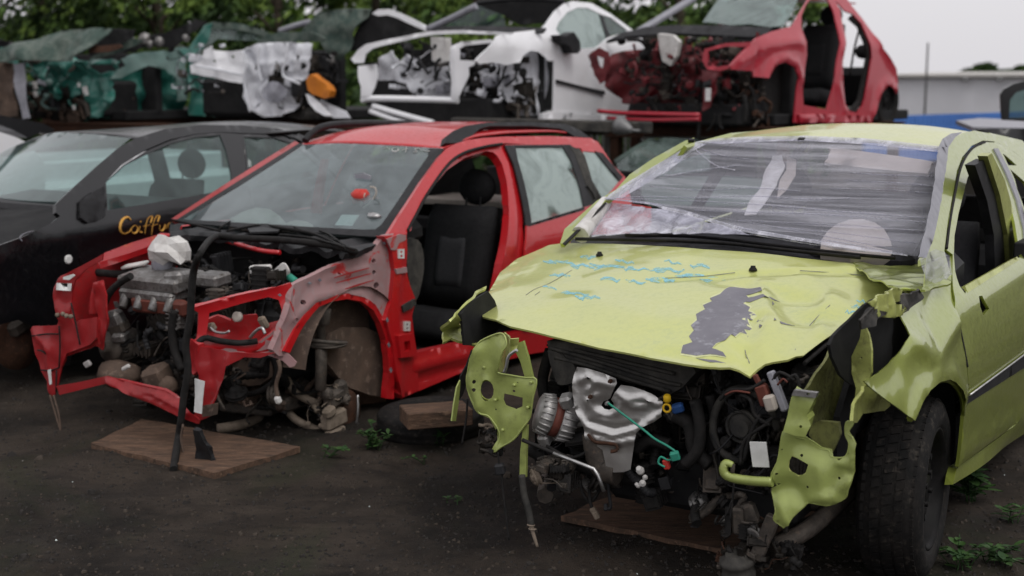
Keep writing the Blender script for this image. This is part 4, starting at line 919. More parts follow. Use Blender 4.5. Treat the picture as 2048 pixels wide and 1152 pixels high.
mb=MB(); mb.lathe(c-ax*.016,ax,[(0,.069),(.028,.069)],28); mb.build('stator_band',M['brownp'],alo)
mb=MB(); mb.tube([c+V((.06,0,-.09)),c+V((.05,.1,-.12)),c+V((.03,.18,-.05)),c+V((0,.16,.08))],.006,6,4); mb.build('alternator_wire',M['rubber'],alo)
mb=MB(); mb.tube(Y.P('1216,806 1240,824 1264,842 1290,862 1310,878 1335,892 1352,905 1350,916 1336,920 1322,914 1317,926 1330,934','x',.44),.0038,6,5); mb.build('green_cable',M['cable_g'],Y.root)
mb=MB(); p=Y.hit(1350,912,'x',.44); mb.box(p,(.02,.03,.03),(.3,.2,.4),.2); mb.build('cable_plug',M['cable_g'],Y.root)
mb=MB(); p=Y.hit(1333,928,'x',.43); mb.box(p,(.02,.02,.035),(.2,.2,.1),.2); mb.build('red_connector',M['redl'],Y.root)
mb=MB(); p=Y.hit(1335,798,'x',.37); mb.lathe(p+V((0,0,-.01)),(.2,0,1),[(0,.008),(.004,.013),(.02,.013),(.026,.008)],12); q_=[p+V((.004,.013*cos(a),-.03+.013*sin(a))) for a in [2*pi*k/10 for k in range(10)]]; mb.tube(q_,.004,6,2,True); mb.build('dipstick_handle',M['yellowp'],Y.root)
mb=MB(); p=Y.hit(1356,816,'x',.33); mb.box(p,(.03,.04,.03),(.3,.2,.4),.2); mb.build('blue_connector',M['blue'],Y.root)
mb=MB(); mb.tube(Y.P('1045,880 1075,892 1107,906','x',.44),.007,7,3); mb.build('rod_sleeve',M['rubber'],Y.root)
mb=MB(); mb.tube(Y.P('1107,906 1150,923 1188,938 1196,950 1208,983','x',.46),.0065,7,1); mb.build('bent_rod',M['steel'],Y.root)
mb=MB()
for u,v,r_ in ((1282,943,.014),(1285,968,.012),(1290,956,.009),(1278,972,.009)): mb.lathe(Y.hit(u,v,'x',.35),(.6,.3*(v%3-1),.5),[(0,r_*.5),(0,r_),(r_*.8,r_),(r_*.9,r_*.7),(r_*1.8,r_*.7),(r_*1.8,r_*.3)],9)
mb.split('white_connector',M['whitep'],Y.root)
mb=MB(); p=Y.hit(1519,909,'x',.44); mb.box(p,(.004,.055,.082),(.12,.1,.0),.1); mb.build('tag_label',M['paper'],Y.root)
# right hand cluster: fan ring, connectors
mb=MB(); c=Y.hit(1490,850,'x',.30); mb.tube([c+V((.02*sin(a*2),.11*cos(a),.12*sin(a))) for a in [2*pi*q/16 for q in range(13)]],.014,8,3); mb.lathe(c,(1,0,0),[(-.02,.05),(.03,.05),(.035,.03),(.05,.03)],18); mb.tube([c+V((.03,.05*cos(a),.05*sin(a))) for a in [2*pi*q/12 for q in range(12)]],.006,6,2,True); mb.build('fan_motor',M['plastic_d'],Y.root)
mb=MB(); p=Y.hit(1528,790,'x',.40); mb.box(p,(.03,.04,.07),(.35,.1,0),.2); mb.box(p+V((0,-.02,.04)),(.015,.016,.05),(.5,.1,0),.2); mb.build('brown_connector',M['brownp'],Y.root)
mb=MB(); p=Y.hit(1541,806,'x',.42); mb.box(p,(.03,.035,.05),(.3,.1,0),.2); mb.build('pale_connector',M['beige'],Y.root)
mb=MB(); mb.box(Y.hit(1556,782,'x',.40),(.03,.022,.13),(.42,0,0),.2); mb.build('relay_strip',M['tape'],Y.root)
mb=MB()
for t in ('1440,800 1460,780 1500,778 1530,760','1480,790 1500,800 1510,830 1540,850','1545,760 1560,745 1590,760','1520,830 1500,870 1488,920','1480,930 1490,880 1530,850 1545,835','1566,770 1590,750 1600,775'):
    mb.tube(Y.P(t,'x',.41),.006,6,5)
mb.split('loose_wire',M['rubber'],Y.root)
mb=MB()
for t in ('1450,790 1470,782 1500,786','1530,800 1536,820 1550,818','1555,770 1566,758 1575,765'): mb.tube(Y.P(t,'x',.42),.0035,6,5)
mb.split('copper_wire',M['brownp'],Y.root)
# big hoses, pump, lower arms
mb=MB()
for t,x,ra in (('1390,800 1400,850 1395,900 1370,930',.34,.02),('1350,830 1380,850 1390,900 1420,930',.30,.026),('1420,790 1430,840 1425,900 1440,930',.26,.018),('1270,900 1300,880 1340,890',.28,.022),('1060,900 1100,920 1160,930 1220,950 1300,960',.25,.022),('1100,700 1085,760 1090,800',.22,.02)):
    mb.tube(Y.P(t,'x',x),ra,9,5)
mb.split('hose',M['rubber'],Y.root)
mb=MB()
for t,x,ra in (('1160,960 1165,985 1180,1003 1196,985 1200,960',.28,.006),('1178,960 1180,1000 1184,1015 1195,1035',.29,.006),('1468,965 1464,1010 1460,1040',.40,.0035),('1465,1000 1452,1030 1440,1042',.40,.004),('935,797 932,840 924,888',.40,.004),('1008,930 1004,960 1012,1030 1018,1080',.44,.004),('996,905 998,925 1000,940',.44,.003)):
    mb.tube(Y.P(t,'x',x),ra,7,5)
mb.split('hanging_wire',M['rubber'],Y.root)
mb=MB(); mb.box(Y.hit(1000,938,'x',.44),(.03,.035,.04),(.2,.1,.3),.2); mb.build('wire_plug',M['plastic'],Y.root)
mb=MB(); mb.box(Y.hit(1192,1030,'x',.29),(.02,.02,.03),(.5,.1,.3),.2);mb.box(Y.hit(1186,1020,'x',.29),(.02,.02,.02),(.5,.1,.3),.2); mb.split('white_plug',M['beigemetal'],Y.root)
mb=MB(); mb.tube(Y.P('1044,950 1048,985 1056,1015 1063,1050','x',.43),.012,9,5); mb.build('hanging_hose',M['plastic_d'],Y.root)
mb=MB(); mb.tube(Y.P('1061,1045 1066,1065 1075,1094','x',.43),lambda t:.009-.004*t,9,4);
for u,v in ((1062,1050),(1065,1058)): mb.tube([Y.hit(u,v,'x',.43)+V((.012*cos(a),.012*sin(a),.002*cos(a))) for a in [2*pi*q/8 for q in range(8)]],.003,5,2,True)
mb.build('hose_nozzle',M['beigemetal'],Y.root)
mb=MB(); c=Y.hit(1480,1128,'x',.36); mb.lathe(c+V((0,0,-.05)),(.15,-.1,1),[(0,.035),(.0,.052),(.02,.056),(.03,.052),(.05,.052),(.055,.058),(.07,.058),(.075,.04),(.09,.036)],20); mb.build('ball_joint_boot',M['plastic_d'],Y.root)
mb=MB(); mb.box(Y.hit(1530,1075,'x',.36),(.03,.045,.16),(-.35,0,.1),.15); mb.box(Y.hit(1478,1040,'x',.34),(.05,.04,.09),(.1,0,.1),.2); mb.box(Y.hit(1500,1030,'x',.32),(.05,.05,.08),(.4,0,.1),.2); mb.build('lower_arm',M['iron'],Y.root)
clutter('mount_remains',Y.root,((.30,.38),(.26,.40),(.10,.26)),22,31,mats=[M['iron'],M['rust'],M['grime'],M['alu'],M['rubber']],sc=.6)
clutter('rusted_mount',Y.root,((.30,.38),(.43,.52),(.12,.24)),16,33,mats=[M['rust'],M['grime'],M['grime'],M['iron'],M['rubber']],sc=.45)
clutter('dusty_bracket',Y.root,((.36,.42),(-.62,-.55),(.36,.46)),12,34,mats=[M['beigemetal'],M['beigemetal'],M['grime'],M['iron'],M['rubber']],sc=.5)
clutter('dusty_bracket',Y.root,((.30,.40),(-.44,-.30),(.28,.36)),12,35,mats=[M['beigemetal'],M['iron'],M['grime'],M['iron'],M['rubber']],sc=.6)
mb=MB(); mb.box((-.1,0,.24),(.18,1.1,.08),(0,0,0),.2); mb.tube([(-.15,.55,.26),(.15,.50,.20),(.30,.42,.16)],.03,8,4); mb.tube([(-.15,-.55,.26),(.12,-.5,.22),(.30,-.42,.2)],.03,8,4); mb.build('subframe',M['iron'],Y.root)
# wheels
def wheel(C,loc,steer,side,R=.312,W=.20,name='wheel',label=None,tyre=True,mud=True,camber=0,slots=False):
    w_=bpy.data.objects.new(name,None); COL.objects.link(w_); w_.parent=C.root; w_.location=loc; w_.rotation_euler=(camber,0,steer)
    s=side; mb=MB(); o=s*W/2
    if tyre:
        prof=[(-W/2+.006,R*.66),(-W/2-.004,R*.72),(-W/2-.008,R*.84),(-W/2+.006,R*.945),(-W/2+.028,R*.985),(-W*.25,R*.997),(0,R),(W*.25,R*.997),(W/2-.028,R*.985),(W/2-.006,R*.945),(W/2+.008,R*.84),(W/2+.004,R*.72),(W/2-.006,R*.66),(W/2-.03,R*.65),(-W/2+.03,R*.65)]
        mb.lathe((0,0,0),(0,1,0),prof,56,closed=True)
        n=58
        for q in range(n):      # tread blocks
            a=2*pi*q/n
            for ly,lw,ph in ((-.36,.12,0),(-.19,.14,.5),(0,.16,0),(.19,.14,.5),(.36,.12,0)):
                a2=a+ph*2*pi/n; c_=V((cos(a2)*(R+.001),ly*W*1.02,sin(a2)*(R+.001)))
                zz=.0 if abs(ly)<.3 else -.006
                u_=V((cos(a2),0,sin(a2))); t_=V((-sin(a2),0,cos(a2)+0)); L=R*2*pi/n*.36; hw=lw*W*.47; sk=.35 if abs(ly)<.3 else .1
                y_=V((0,1,0)); P=[]
                for e in (-.006,.0025+zz*.5):
                    for (i_,j_) in ((-1,-1),(1,-1),(1,1),(-1,1)): P.append(c_+u_*(e+zz)+t_*(i_*L+j_*sk*L)+y_*j_*hw)
                mb.add(P,[(0,1,5,4),(1,2,6,5),(2,3,7,6),(3,0,4,7),(4,5,6,7)])
        mb.build('tyre',M['tyre'],w_)
    mb=MB(); r_=R*.66
    mb.lathe((0,0,0),(0,s,0),[(-W/2+.01,r_),(W/2-.012,r_),(W/2-.004,r_+.006),(W/2-.002,r_-.004),(W/2-.018,r_-.014),(W/2-.05,r_-.022),(W/2-.06,r_*.86),(W/2-.045,r_*.80),(W/2-.05,r_*.60),(W/2-.03,r_*.42),(W/2-.045,r_*.33),(W/2-.03,r_*.30),(W/2-.03,.01)],36)
    for q in range(4):
        a=2*pi*q/4+.4; mb.cyl((cos(a)*.054,s*(W/2-.05),sin(a)*.054),(cos(a)*.054,s*(W/2-.018),sin(a)*.054),.010,n=6)
    mb.build('rim',M['rimblack'],w_)
    if slots:
        mb=MB()
        for q in range(12):
            a=2*pi*q/12; c_=V((cos(a)*r_*.73,s*(W/2-.043),sin(a)*r_*.73)); mb.lathe(c_,(0,s,0),[(0,.012),(.004,.012)],8)
        mb.split('rim_slot',M['inner'],w_)
    return w_
wheel(Y,(-.19,.72,.292),.06,1,slots=True)
rw=wheel(Y,(-2.75,.72,.30),0,1); wheel(Y,(-2.75,-.72,.30),0,-1)
mb=MB(); mb.cyl((-.19,.60,.30),(-.24,.52,.86),.03,.045); mb.lathe((-.24,.52,.86),(0,0,-1),[(0,.03),(0,.07),(.02,.07),(.02,.05)],16); mb.build('strut',M['iron'],Y.root)
panel('arch_liner',M['inner'],Y,'y',.60,[V((.22,0,.40)),V((.20,0,.60)),V((.05,0,.74)),V((-.2,0,.80)),V((-.42,0,.72)),V((-.55,0,.5)),V((-.58,0,.2)),V((-.3,0,.2)),V((-.3,0,.5)),V((0,0,.5))],th=.02,grid=.08)
def liner(C,x,y0,y1,z,R,mat,a0=-10,a1=200,name='wheel_arch_liner'):
    mb=MB(); n=20; vs=[]
    for q in range(n+1):
        a=math.radians(a0+(a1-a0)*q/n); 
        for y_ in (y0,y1): vs.append((x+cos(a)*R,y_,z+sin(a)*R*1.02+.006*noise.noise(V((a*3,y_*5,0)))))
    mb.add(vs,[(q*2,q*2+1,q*2+3,q*2+2) for q in range(n)],True); return mb.build(name,mat,C.root)
liner(Y,-.19,.45,.80,.36,.37,M['inner'],60,200)

panel('seat_wrap',M['whitep'],Y,'x',lambda y,z:XW(y,z)-.22,'1545,312 1566,310 1572,330 1560,352 1546,380 1530,408 1512,428 1490,430 1500,404 1518,380 1530,350 1540,328',th=.004,grid=.02,nz=.04,nsc=14)
panel('seat_wrap',M['beige'],Y,'x',lambda y,z:XW(y,z)-.24,'1572,314 1592,320 1590,350 1572,380 1556,396 1560,360 1572,340',th=.004,grid=.03,nz=.03,nsc=9)
for u,v in ((1170,515),(1105,528)):
    pass
# =============== red estate ===============
R=Frame('red_estate',(-1.489,6.54),TH,-.03); tag(R.root,'bright red estate with its bonnet, front wing and front door stripped off','wrecked car','wrecked cars standing on the ground')
def RS(x,z):
    d=max(0,z-.90); q=max(0,min(z,.90)-.60); return .765-.6*q*q-.40*d-.28*d*d-(.06*(.4-z) if z<.4 else 0)
RSr=lambda x,z:-RS(x,z)
RWs=lambda y,z: -.52-2.05*(z-.93)-.2*y*y
glass=panel('windscreen',M['glass_w'],R,'x',RWs,'354,440 400,412 470,372 560,316 600,289 676,286 778,290 881,296 868,318 845,352 800,420 779,455 770,464 727,461 640,457 566,452 450,446',th=.004,grid=.05)
panel('windscreen_band',M['plastic'],R,'x',lambda y,z:RWs(y,z)+.004,'858,297 888,297 868,330 845,362 812,418 790,452 776,468 760,474 727,472 640,466 566,460 450,452 380,446 350,444 354,438 450,443 566,450 640,455 727,459 750,459 763,449 790,410 830,350 856,312',th=.003,grid=.04,par=glass)
panel('windscreen_band',M['plastic'],R,'x',lambda y,z:RWs(y,z)+.004,'352,440 470,366 560,310 598,286 606,288 565,316 474,374 358,442',th=.003,grid=.06,par=glass)
mb=MB()
for t in ('767,297 774,295 778,298','786,296 784,301 790,303 797,300 795,296 787,296','804,301 810,298 816,298','813,294 811,304','826,304 834,303 830,298 838,297 842,301','846,300 852,303 860,302'):
    mb.tube(R.P(t,'x',lambda y,z:RWs(y,z)+.006),.0035,5,4,flat=.4)
mb.split('chalk_mark',M['whitep'],glass)
# A-pillar / roof side, door opening frame
fr=panel('roof_side',M['red'],R,'y',RS,'768,473 778,466 800,430 845,360 880,311 893,297 912,287 935,280 965,276 1010,273 1100,272 1180,276 1196,284 1210,305 1226,330 1248,352 1240,358 1222,336 1204,310 1190,299 1100,291 1010,286 967,292 925,305 893,331 852,390 815,459 813,472 790,478',th=.03,grid=.03)
mb=MB(); mb.tube(R.P('815,462 835,425 853,391 894,332 926,307 968,294 1004,288','y',lambda x,z:RS(x,z)+.001),.009,6,5); mb.build('door_seal',M['rubber'],fr)
ib=panel('door_frame',M['red'],R,'y',lambda x,z:RS(x,z)-.025,'815,462 852,392 893,333 926,308 968,294 1006,287 1018,300 1031,344 1045,408 1045,454 1043,560 1000,600 990,600 1004,528 1018,422 1013,362 1004,328 995,312 986,304 972,302 930,315 893,341 860,381 829,428 822,462',th=.05,grid=.03,bump=ridges(R,'y',RS,[('1010,300 1025,344 1036,408 1034,500',.014,.02)]))
# front inner wing with wheel arch, hinge post
rfb=ridges(R,'y',RS,[('600,640 640,600 695,583 735,592 768,640 782,700 786,790',.018,.03),('655,555 740,525',-.012,.012),('665,570 745,548',-.012,.012),('700,572 750,560',-.010,.01),('795,500 798,600 800,780',.014,.03),('590,580 580,640',.012,.03)])
RA=lambda x,z: .72-.0*z
apron=panel('wing_apron',M['red_dust'],R,'y',RA,'584,570 650,539 747,501 768,473 790,466 786,520 790,600 772,640 762,640 747,612 723,594 695,588 664,592 640,602 610,632 590,668 575,712 556,712 545,700 560,660 575,610',
 holes=[ell(604,604,5,5,8),ell(588,640,5,5,8),ell(747,522,4,5,8),ell(748,545,4,5,8),ell(752,571,6,7,8),ell(680,547,2.5,2.5,6)],th=.03,grid=.02,bump=rfb,nz=.008,nsc=8,mat2=M['red_dirty'])
for t in ('668,556 700,546 738,536','672,566 704,557 742,547','690,578 716,570 748,560'):
    ribbon('pressed_slot',M['red_dirty'],R,'y',RA,px(t),3.2,apron,off=.012)
panel('arch_band',M['red'],R,'y',lambda x,z:.735,'567,702 590,660 608,630 636,604 664,592 695,587 726,592 752,610 770,640 783,680 790,745 788,798 773,797 777,747 772,680 761,645 747,621 723,603 695,598 664,603 638,614 612,643 592,680 580,706',th=.035,grid=.02,nz=.006,nsc=8)
post_=panel('hinge_post',M['red'],R,'y',lambda x,z:.745,'768,473 813,468 814,500 812,540 820,570 832,601 824,632 828,668 834,705 838,780 806,795 800,790 790,745 784,690 770,640 782,600 788,540 784,500',th=.05,grid=.03,bump=rfb)
panel('post_dirt_plate',M['red_dust'],R,'y',lambda x,z:.75,'773,478 800,468 812,470 812,480 798,486 792,500 782,500',th=.008,grid=.03,nz=.006,par=post_)
for u,v in ((803,508),(815,653)):
    hp=panel('hinge_plate',M['whitep'],R,'y',.757,[(u-6,v-10),(u+6,v-10),(u+6,v+9),(u-6,v+9)],holes=[ell(u,v-4,2.4,2.6,8),ell(u,v+4,2.4,2.6,8)],th=.012,grid=.05,par=post_)
panel('dark_bracket',M['plastic_d'],R,'y',.76,'805,612 820,604 831,598 833,608 822,618 808,624',th=.02,grid=.03,par=post_)
panel('grey_bracket',M['red_dust'],R,'y',.76,'792,538 814,534 815,545 794,548',th=.012,grid=.03,par=post_)
panel('post_foot',M['red'],R,'y',.775,'797,672 827,667 834,703 832,712 802,716',holes=['808,684 820,681 822,700 810,703'],th=.04,grid=.03,par=post_)
slb=ridges(R,'y',RS,[('835,735 935,712',.02,.03),('830,760 935,730',-.015,.02)])
panel('sill',M['red'],R,'y',lambda x,z:.74,'834,705 870,697 931,684 1060,660 1200,640 1230,680 1060,708 931,742 803,797 800,790 804,716',th=.06,grid=.03,bump=slb)
# rear door and quarter
rd=panel('rear_door',M['red'],R,'y',RS,'1010,289 1130,288 1150,300 1162,330 1178,376 1192,404 1200,440 1205,560 1150,640 1050,660 1043,600 1050,500 1053,440 1045,380 1030,330',
 holes=['1031,294 1126,294 1142,321 1160,376 1168,414 1063,446 1050,371 1036,321'],th=.012,grid=.04,bump=ridges(R,'y',RS,[('1060,480 1200,448',.008,.03)]))
panel('window_frame',M['plastic'],R,'y',lambda x,z:RS(x,z)+.004,'1010,290 1140,289 1158,302 1172,345 1200,403 1192,407 1168,414 1160,376 1142,321 1126,294 1031,294 1036,321 1050,371 1063,446 1168,414 1170,419 1060,452 1052,450 1040,380 1028,330',th=.008,grid=.05,par=rd)
panel('door_glass',M['glass'],R,'y',lambda x,z:RS(x,z)-.006,'1029,292 1128,292 1144,320 1162,376 1170,416 1061,448 1048,371 1034,321',th=.004,grid=.1,par=rd)
panel('pillar_cover',M['plastic_d'],R,'y',lambda x,z:RS(x,z)+.006,'1136,291 1160,298 1170,312 1184,360 1206,399 1190,406 1176,380 1160,335 1148,306',th=.006,grid=.06)
mb=MB(); mb.tube(R.P('1174,372 1184,385 1190,398','y',lambda x,z:RS(x,z)+.012),.006,6,4); mb.build('door_handle',M['rubber'],rd)
qp=panel('rear_quarter',M['red'],R,'y',RS,'1160,290 1196,286 1208,304 1224,332 1250,354 1262,400 1255,600 1205,600 1198,440 1190,404',holes=['1165,302 1197,305 1220,334 1243,357 1225,380 1206,400 1183,362'],th=.012,grid=.05)
panel('quarter_glass',M['glass'],R,'y',lambda x,z:RS(x,z)-.006,'1163,300 1197,303 1220,332 1245,356 1226,382 1206,402 1181,362',th=.004,grid=.1,par=qp)
panel('quarter_frame',M['plastic'],R,'y',lambda x,z:RS(x,z)+.005,'1190,302 1206,306 1226,330 1246,354 1240,362 1222,342 1206,322',th=.006,grid=.06,par=qp)
# roof and rails
hd=R.P('598,288 640,286 676,285 727,286 778,289 830,292 884,296','x',RWs)
def rr2(x,zc,ye,drop): ye-=.14; return [V((x,-(ye+.12)+q/6*(2*ye+.12),zc-drop*(abs(1-q/3.))**2.2)) for q in range(7)]
loft('roof',M['red'],R,[hd,rr2(-1.7,1.425,.60,.05),rr2(-2.2,1.44,.60,.05),rr2(-2.8,1.42,.59,.05),rr2(-3.25,1.37,.57,.06)],4,6,th=.012,bump=lambda p:V((0,0,.004*noise.noise(p*4))))
panel('roof_rail',M['plastic'],R,'y',lambda x,z:RS(x,z)-.01,'890,286 893,272 906,262 930,252 975,245 1062,244 1131,248 1152,256 1168,266 1182,276 1150,273 1132,262 1120,257 1062,252 980,252 960,257 950,266 940,276 918,286',th=.04,grid=.04)
mb=MB(); mb.tube(R.P('610,282 622,268 645,254 700,247 800,247 862,251','y',-.56),.022,8,5,flat=1); mb.build('roof_rail',M['plastic'],R.root)
# cabin
tub=MB(); tub.box((-1.9,0,.16),(2.5,1.36,.06)); tub.box((-3.6,0,.62),(.06,1.25,.9)); tub.box((-.62,0,.55),(.08,1.36,.70)); tub.box((-1.9,-.68,.5),(2.5,.05,.72)); tub.box((-2.9,.62,.5),(1.3,.05,.72)); 
tub.build('cabin_tub',M['inner'],R.root)
panel('far_side',M['red'],R,'y',RSr,[V((-.5,0,.15)),V((-.5,0,.90)),V((-1.15,0,.9)),V((-1.75,0,.92)),V((-1.8,0,1.33)),V((-1.95,0,1.33)),V((-1.85,0,.92)),V((-2.8,0,.93)),V((-2.9,0,1.3)),V((-3.1,0,1.3)),V((-3.6,0,.93)),V((-3.6,0,.3))],th=.012,grid=.1,sgn=-1,mat2=M['inner'])
panel('far_pillar',M['red_dirty'],R,'x',lambda y,z:RWs(y,z)-.01,'350,444 470,366 560,310 598,286 590,282 550,306 460,362 342,438',th=.03,grid=.05)
mb=MB(); mb.box((-.90,0,.87),(.4,1.06,.12),(0,.1,0),.3); mb.build('dashboard',M['inner'],R.root)
panel('dash_pad',M['beige'],R,'x',lambda y,z:RWs(y,z)-.05,'455,450 461,437 485,423 512,415 540,418 560,432 572,446 590,440 612,442 625,449 625,456 455,450',th=.03,grid=.05)
mb=MB(); mb.box(R.hit(694,441,'x',-.68),(.10,.10,.006),(0,.5,.2)); mb.build('paper_sheet',M['paper'],R.root)
mb=MB(); mb.ball(R.hit(748,432,'x',-.70),.03,8,(1,1.6,.6),.4,3); mb.build('blue_light_lump',M['steel'],R.root)  # steel lump standing in for a blue light behind the windscreen
mb=MB(); mb.ball(R.hit(720,392,'x',-.86),.045,10,(1,1.3,.9),.5,4); mb.build('red_pouch',M['redl'],R.root)
mb=MB(); mb.tube(R.P('740,374 750,376 752,388 742,404 726,416','x',-.84),.005,6,5); mb.tube(R.P('730,386 722,412','x',-.84),.004,6,3); mb.split('cord_loop',M['beige'],R.root)
s=seat(R,-1.50,.33,.22,M['seat'],M['seat2']); seat(R,-1.50,-.35,.22,M['seat'],M['seat2'])
mb=MB(); mb.box((-2.55,0,.52),(.16,1.2,.55),(0,.2,0),.3); mb.box((-2.3,0,.32),(.5,1.2,.16),(0,0,0),.4); mb.build('rear_bench',M['seat'],R.root)
mb=MB(); mb.box((-2.9,-.1,.88),(.5,1.1,.04)); mb.build('parcel_shelf',M['beige'],R.root)
panel('kick_panel',M['plastic_d'],R,'y',.68,'814,478 836,480 846,500 848,540 838,590 828,600 818,560 814,520',sm=2,th=.02,grid=.04)
# front end
FXr=lambda y,z: .62-1.15*max(0,y-.40)
hf=panel('headlamp_frame',M['red'],R,'x',FXr,'384,616 430,603 478,590 549,575 583,566 590,580 585,620 578,660 560,690 535,704 500,706 449,700 392,693 378,690 395,676 398,625',
 holes=['419,626 487,606 537,594 558,600 566,619 561,645 540,666 520,680 508,682 463,680 413,672'],th=.03,grid=.02,bump=ridges(R,'x',FXr,[('390,612 480,588 560,572',.015,.02),('400,690 500,698 560,670 580,610',.015,.025)]),nz=.004,nsc=12)
panel('frame_dirt',M['red_dust'],R,'x',lambda y,z:FXr(y,z)+.012,'430,706 428,698 440,692 475,700 505,694 540,668 560,648 568,630 584,600 590,585 592,640 578,664 560,692 520,702 480,708 450,706 436,716',th=.006,grid=.02,nz=.012,nsc=10)
panel('headlamp_floor',M['red_dirty'],R,'x',lambda y,z:FXr(y,z)-.16,'415,640 440,630 470,640 475,628 520,628 522,650 560,640 560,690 400,690',th=.02,grid=.03,nz=.05,nsc=7)
mb=MB(); mb.lathe(R.hit(478,634,'x',.40),(1,0,.2),[(0,.012),(0,.024),(.02,.024),(.02,.012)],12); mb.build('bulb_socket',M['beige'],R.root)
mb=MB(); mb.tube(R.P('420,655 432,664 450,666 458,662','x',.52),.006,6,5); mb.tube(R.P('500,675 512,662 524,656 530,668','x',.42),.008,6,5); mb.split('pale_cable',M['steel'],R.root)
mb=MB(); mb.box(R.hit(527,645,'x',.38),(.03,.04,.06),(.3,.4,.2),.3); mb.box(R.hit(424,654,'x',.5),(.03,.04,.04),(.3,.4,.2),.3); mb.split('lamp_connector',M['beigemetal'],R.root)
mb=MB(); mb.tube(R.P('392,690 410,676 440,682 480,686 515,682','x',lambda y,z:FXr(y,z)+.02),.014,7,5); mb.build('lamp_harness',M['rubber'],R.root)
panel('nose_leg',M['red_mid'],R,'x',lambda y,z:.62-.5*max(0,y-.42),'387,693 449,700 500,706 548,706 520,716 490,714 463,730 456,755 446,775 431,808 424,832 401,841 390,828 397,765 398,750 388,725',th=.006,grid=.02,nz=.012,nsc=8,bump=ridges(R,'x',.62,[('440,700 430,760 415,830',.03,.03),('400,700 405,760',-.015,.02)]),mat2=M['red_dirty'])
panel('nose_sticker',M['paper'],R,'x',.645,'389,757 409,763 405,800 403,828 388,824 390,790',th=.003,grid=.05)
panel('nose_hook',M['red_dust'],R,'x',lambda y,z:.50-.8*max(0,y-.5),'520,706 555,702 575,706 594,725 590,732 580,735 566,722 545,714',th=.02,grid=.02,nz=.01)
panel('leg_foot',M['mudrust'],R,'x',.60,'402,812 424,808 422,832 404,834',th=.04,grid=.02,nz=.01)
panel('nose_post',M['red_dirty'],R,'x',.60,'370,690 386,676 396,690 394,740 384,750 372,735',th=.03,grid=.02,nz=.02,nsc=12)
bb=ridges(R,'x',.62,[('215,764 300,782 380,826',.02,.012),('240,766 330,786 385,820',-.015,.012),('225,774 300,800 370,834',.02,.012)])
panel('bumper_beam',M['red_mid'],R,'x',.62,'112,772 160,764 213,752 259,764 290,772 327,781 345,793 360,806 382,824 398,840 396,848 380,842 363,833 320,813 274,796 240,776 213,767 160,780 119,790',th=.012,grid=.014,bump=bb,nz=.002,nsc=14)
# image-left structure (the car's right nose)
lo=ridges(R,'x',.6,[('125,560 112,590 125,640',.02,.02),('70,665 100,700 103,780',.02,.02)])
panel('nose_leg',M['red_mid'],R,'x',.60,'205,508 204,520 170,540 150,560 144,580 142,606 141,634 146,650 158,640 194,634 194,676 178,690 133,707 122,735 118,765 112,790 106,793 94,762 83,740 72,709 64,671 62,659 66,652 90,652 115,650 119,640 117,620 110,600 108,594 109,575 117,560 125,551 156,535 190,517',th=.008,grid=.02,bump=lo,nz=.010,nsc=9,mat2=M['red_dirty'])
panel('far_inner_wing',M['red_dirty'],R,'y',-.60,'144,575 170,540 210,512 290,490 330,480 335,500 300,530 250,560 230,640 200,660 150,650',th=.02,grid=.04,nz=.03,nsc=5,sgn=1)
for t in ('113,566 143,567 141,582 112,580','126,554 146,548 150,551 138,560 126,559'):
    panel('white_sticker',M['paper'],R,'x',.625,t,th=.003,grid=.05)
panel('nose_sticker',M['paper'],R,'x',.63,'95,740 101,738 103,768 99,770',th=.003,grid=.05)
panel('wing_rail',M['red'],R,'z',.84,'196,516 210,505 260,486 319,468 350,471 340,480 300,492 262,505 215,520 200,524',th=.03,grid=.03)
mb=MB(); mb.tube(R.P('320,470 350,472 430,477 517,500 560,505','z',.86),.012,6,4); mb.build('scuttle_edge',M['red'],R.root)
mb=MB()
for u,v in ((115,630),(126,628),(133,632),(142,633)): mb.ball(R.hit(u,v,'x',.63),.012,8,(1,1,1),.3,u)
mb.split('pale_clip',M['beigemetal'],R.root)
panel('scuttle_tray',M['plastic'],R,'z',lambda x,y:.885+.012*sin(y*30),'340,446 352,441 450,447 566,453 640,458 727,464 768,472 752,490 712,505 690,508 640,496 560,486 470,480 430,474 380,470 340,468',th=.03,grid=.03,nz=.01,nsc=10)
mb=MB()
for t in ('345,440 400,452 440,462','440,455 470,440 520,438 560,442 600,460 640,472 690,496','455,462 520,450 560,456 620,466 680,484','640,462 660,470 690,492','560,470 620,476 690,494 712,500'):
    mb.tube(R.P(t,'z',.93),.010,6,5,flat=.6)
mb.split('wiper_arm',M['rubber'],R.root)
panel('wiper_plate',M['plastic'],R,'z',.925,'488,446 560,442 568,452 556,462 500,464',th=.01,grid=.05)
# draped weather strip running down the front
mb=MB(); mb.tube([R.hit(712,505,'z',.88),R.hit(690,498,'z',.90),R.hit(640,488,'z',.91),R.hit(560,480,'z',.91),R.hit(470,476,'z',.91),R.hit(430,474,'z',.92)]+R.P('404,500 388,540 383,590 380,640 372,690 376,740 368,790 362,840 356,880','x',.67)+[gnd_ for gnd_ in [R.loc(gnd(347,938,.015))]],.018,8,5,flat=.8); mb.build('weather_strip',M['rubber'],R.root)
mb=MB(); mb.tube(R.P('366,850 362,880 372,930','x',.69),.012,7,4,flat=.4); mb.tube(R.P('100,790 112,830 130,890','x',.62),.006,6,4); mb.tube(R.P('107,790 118,830 122,870','x',.62),.005,6,4); mb.tube(R.P('556,720 560,740 552,770 556,795','x',.35),.010,6,4); mb.split('hanging_strip',M['mudrust'],R.root)
mb=MB(); mb.box(R.hit(556,800,'x',.35),(.03,.03,.04),(.3,.2,.3),.3); mb.build('hanging_plug',M['whitep'],R.root)
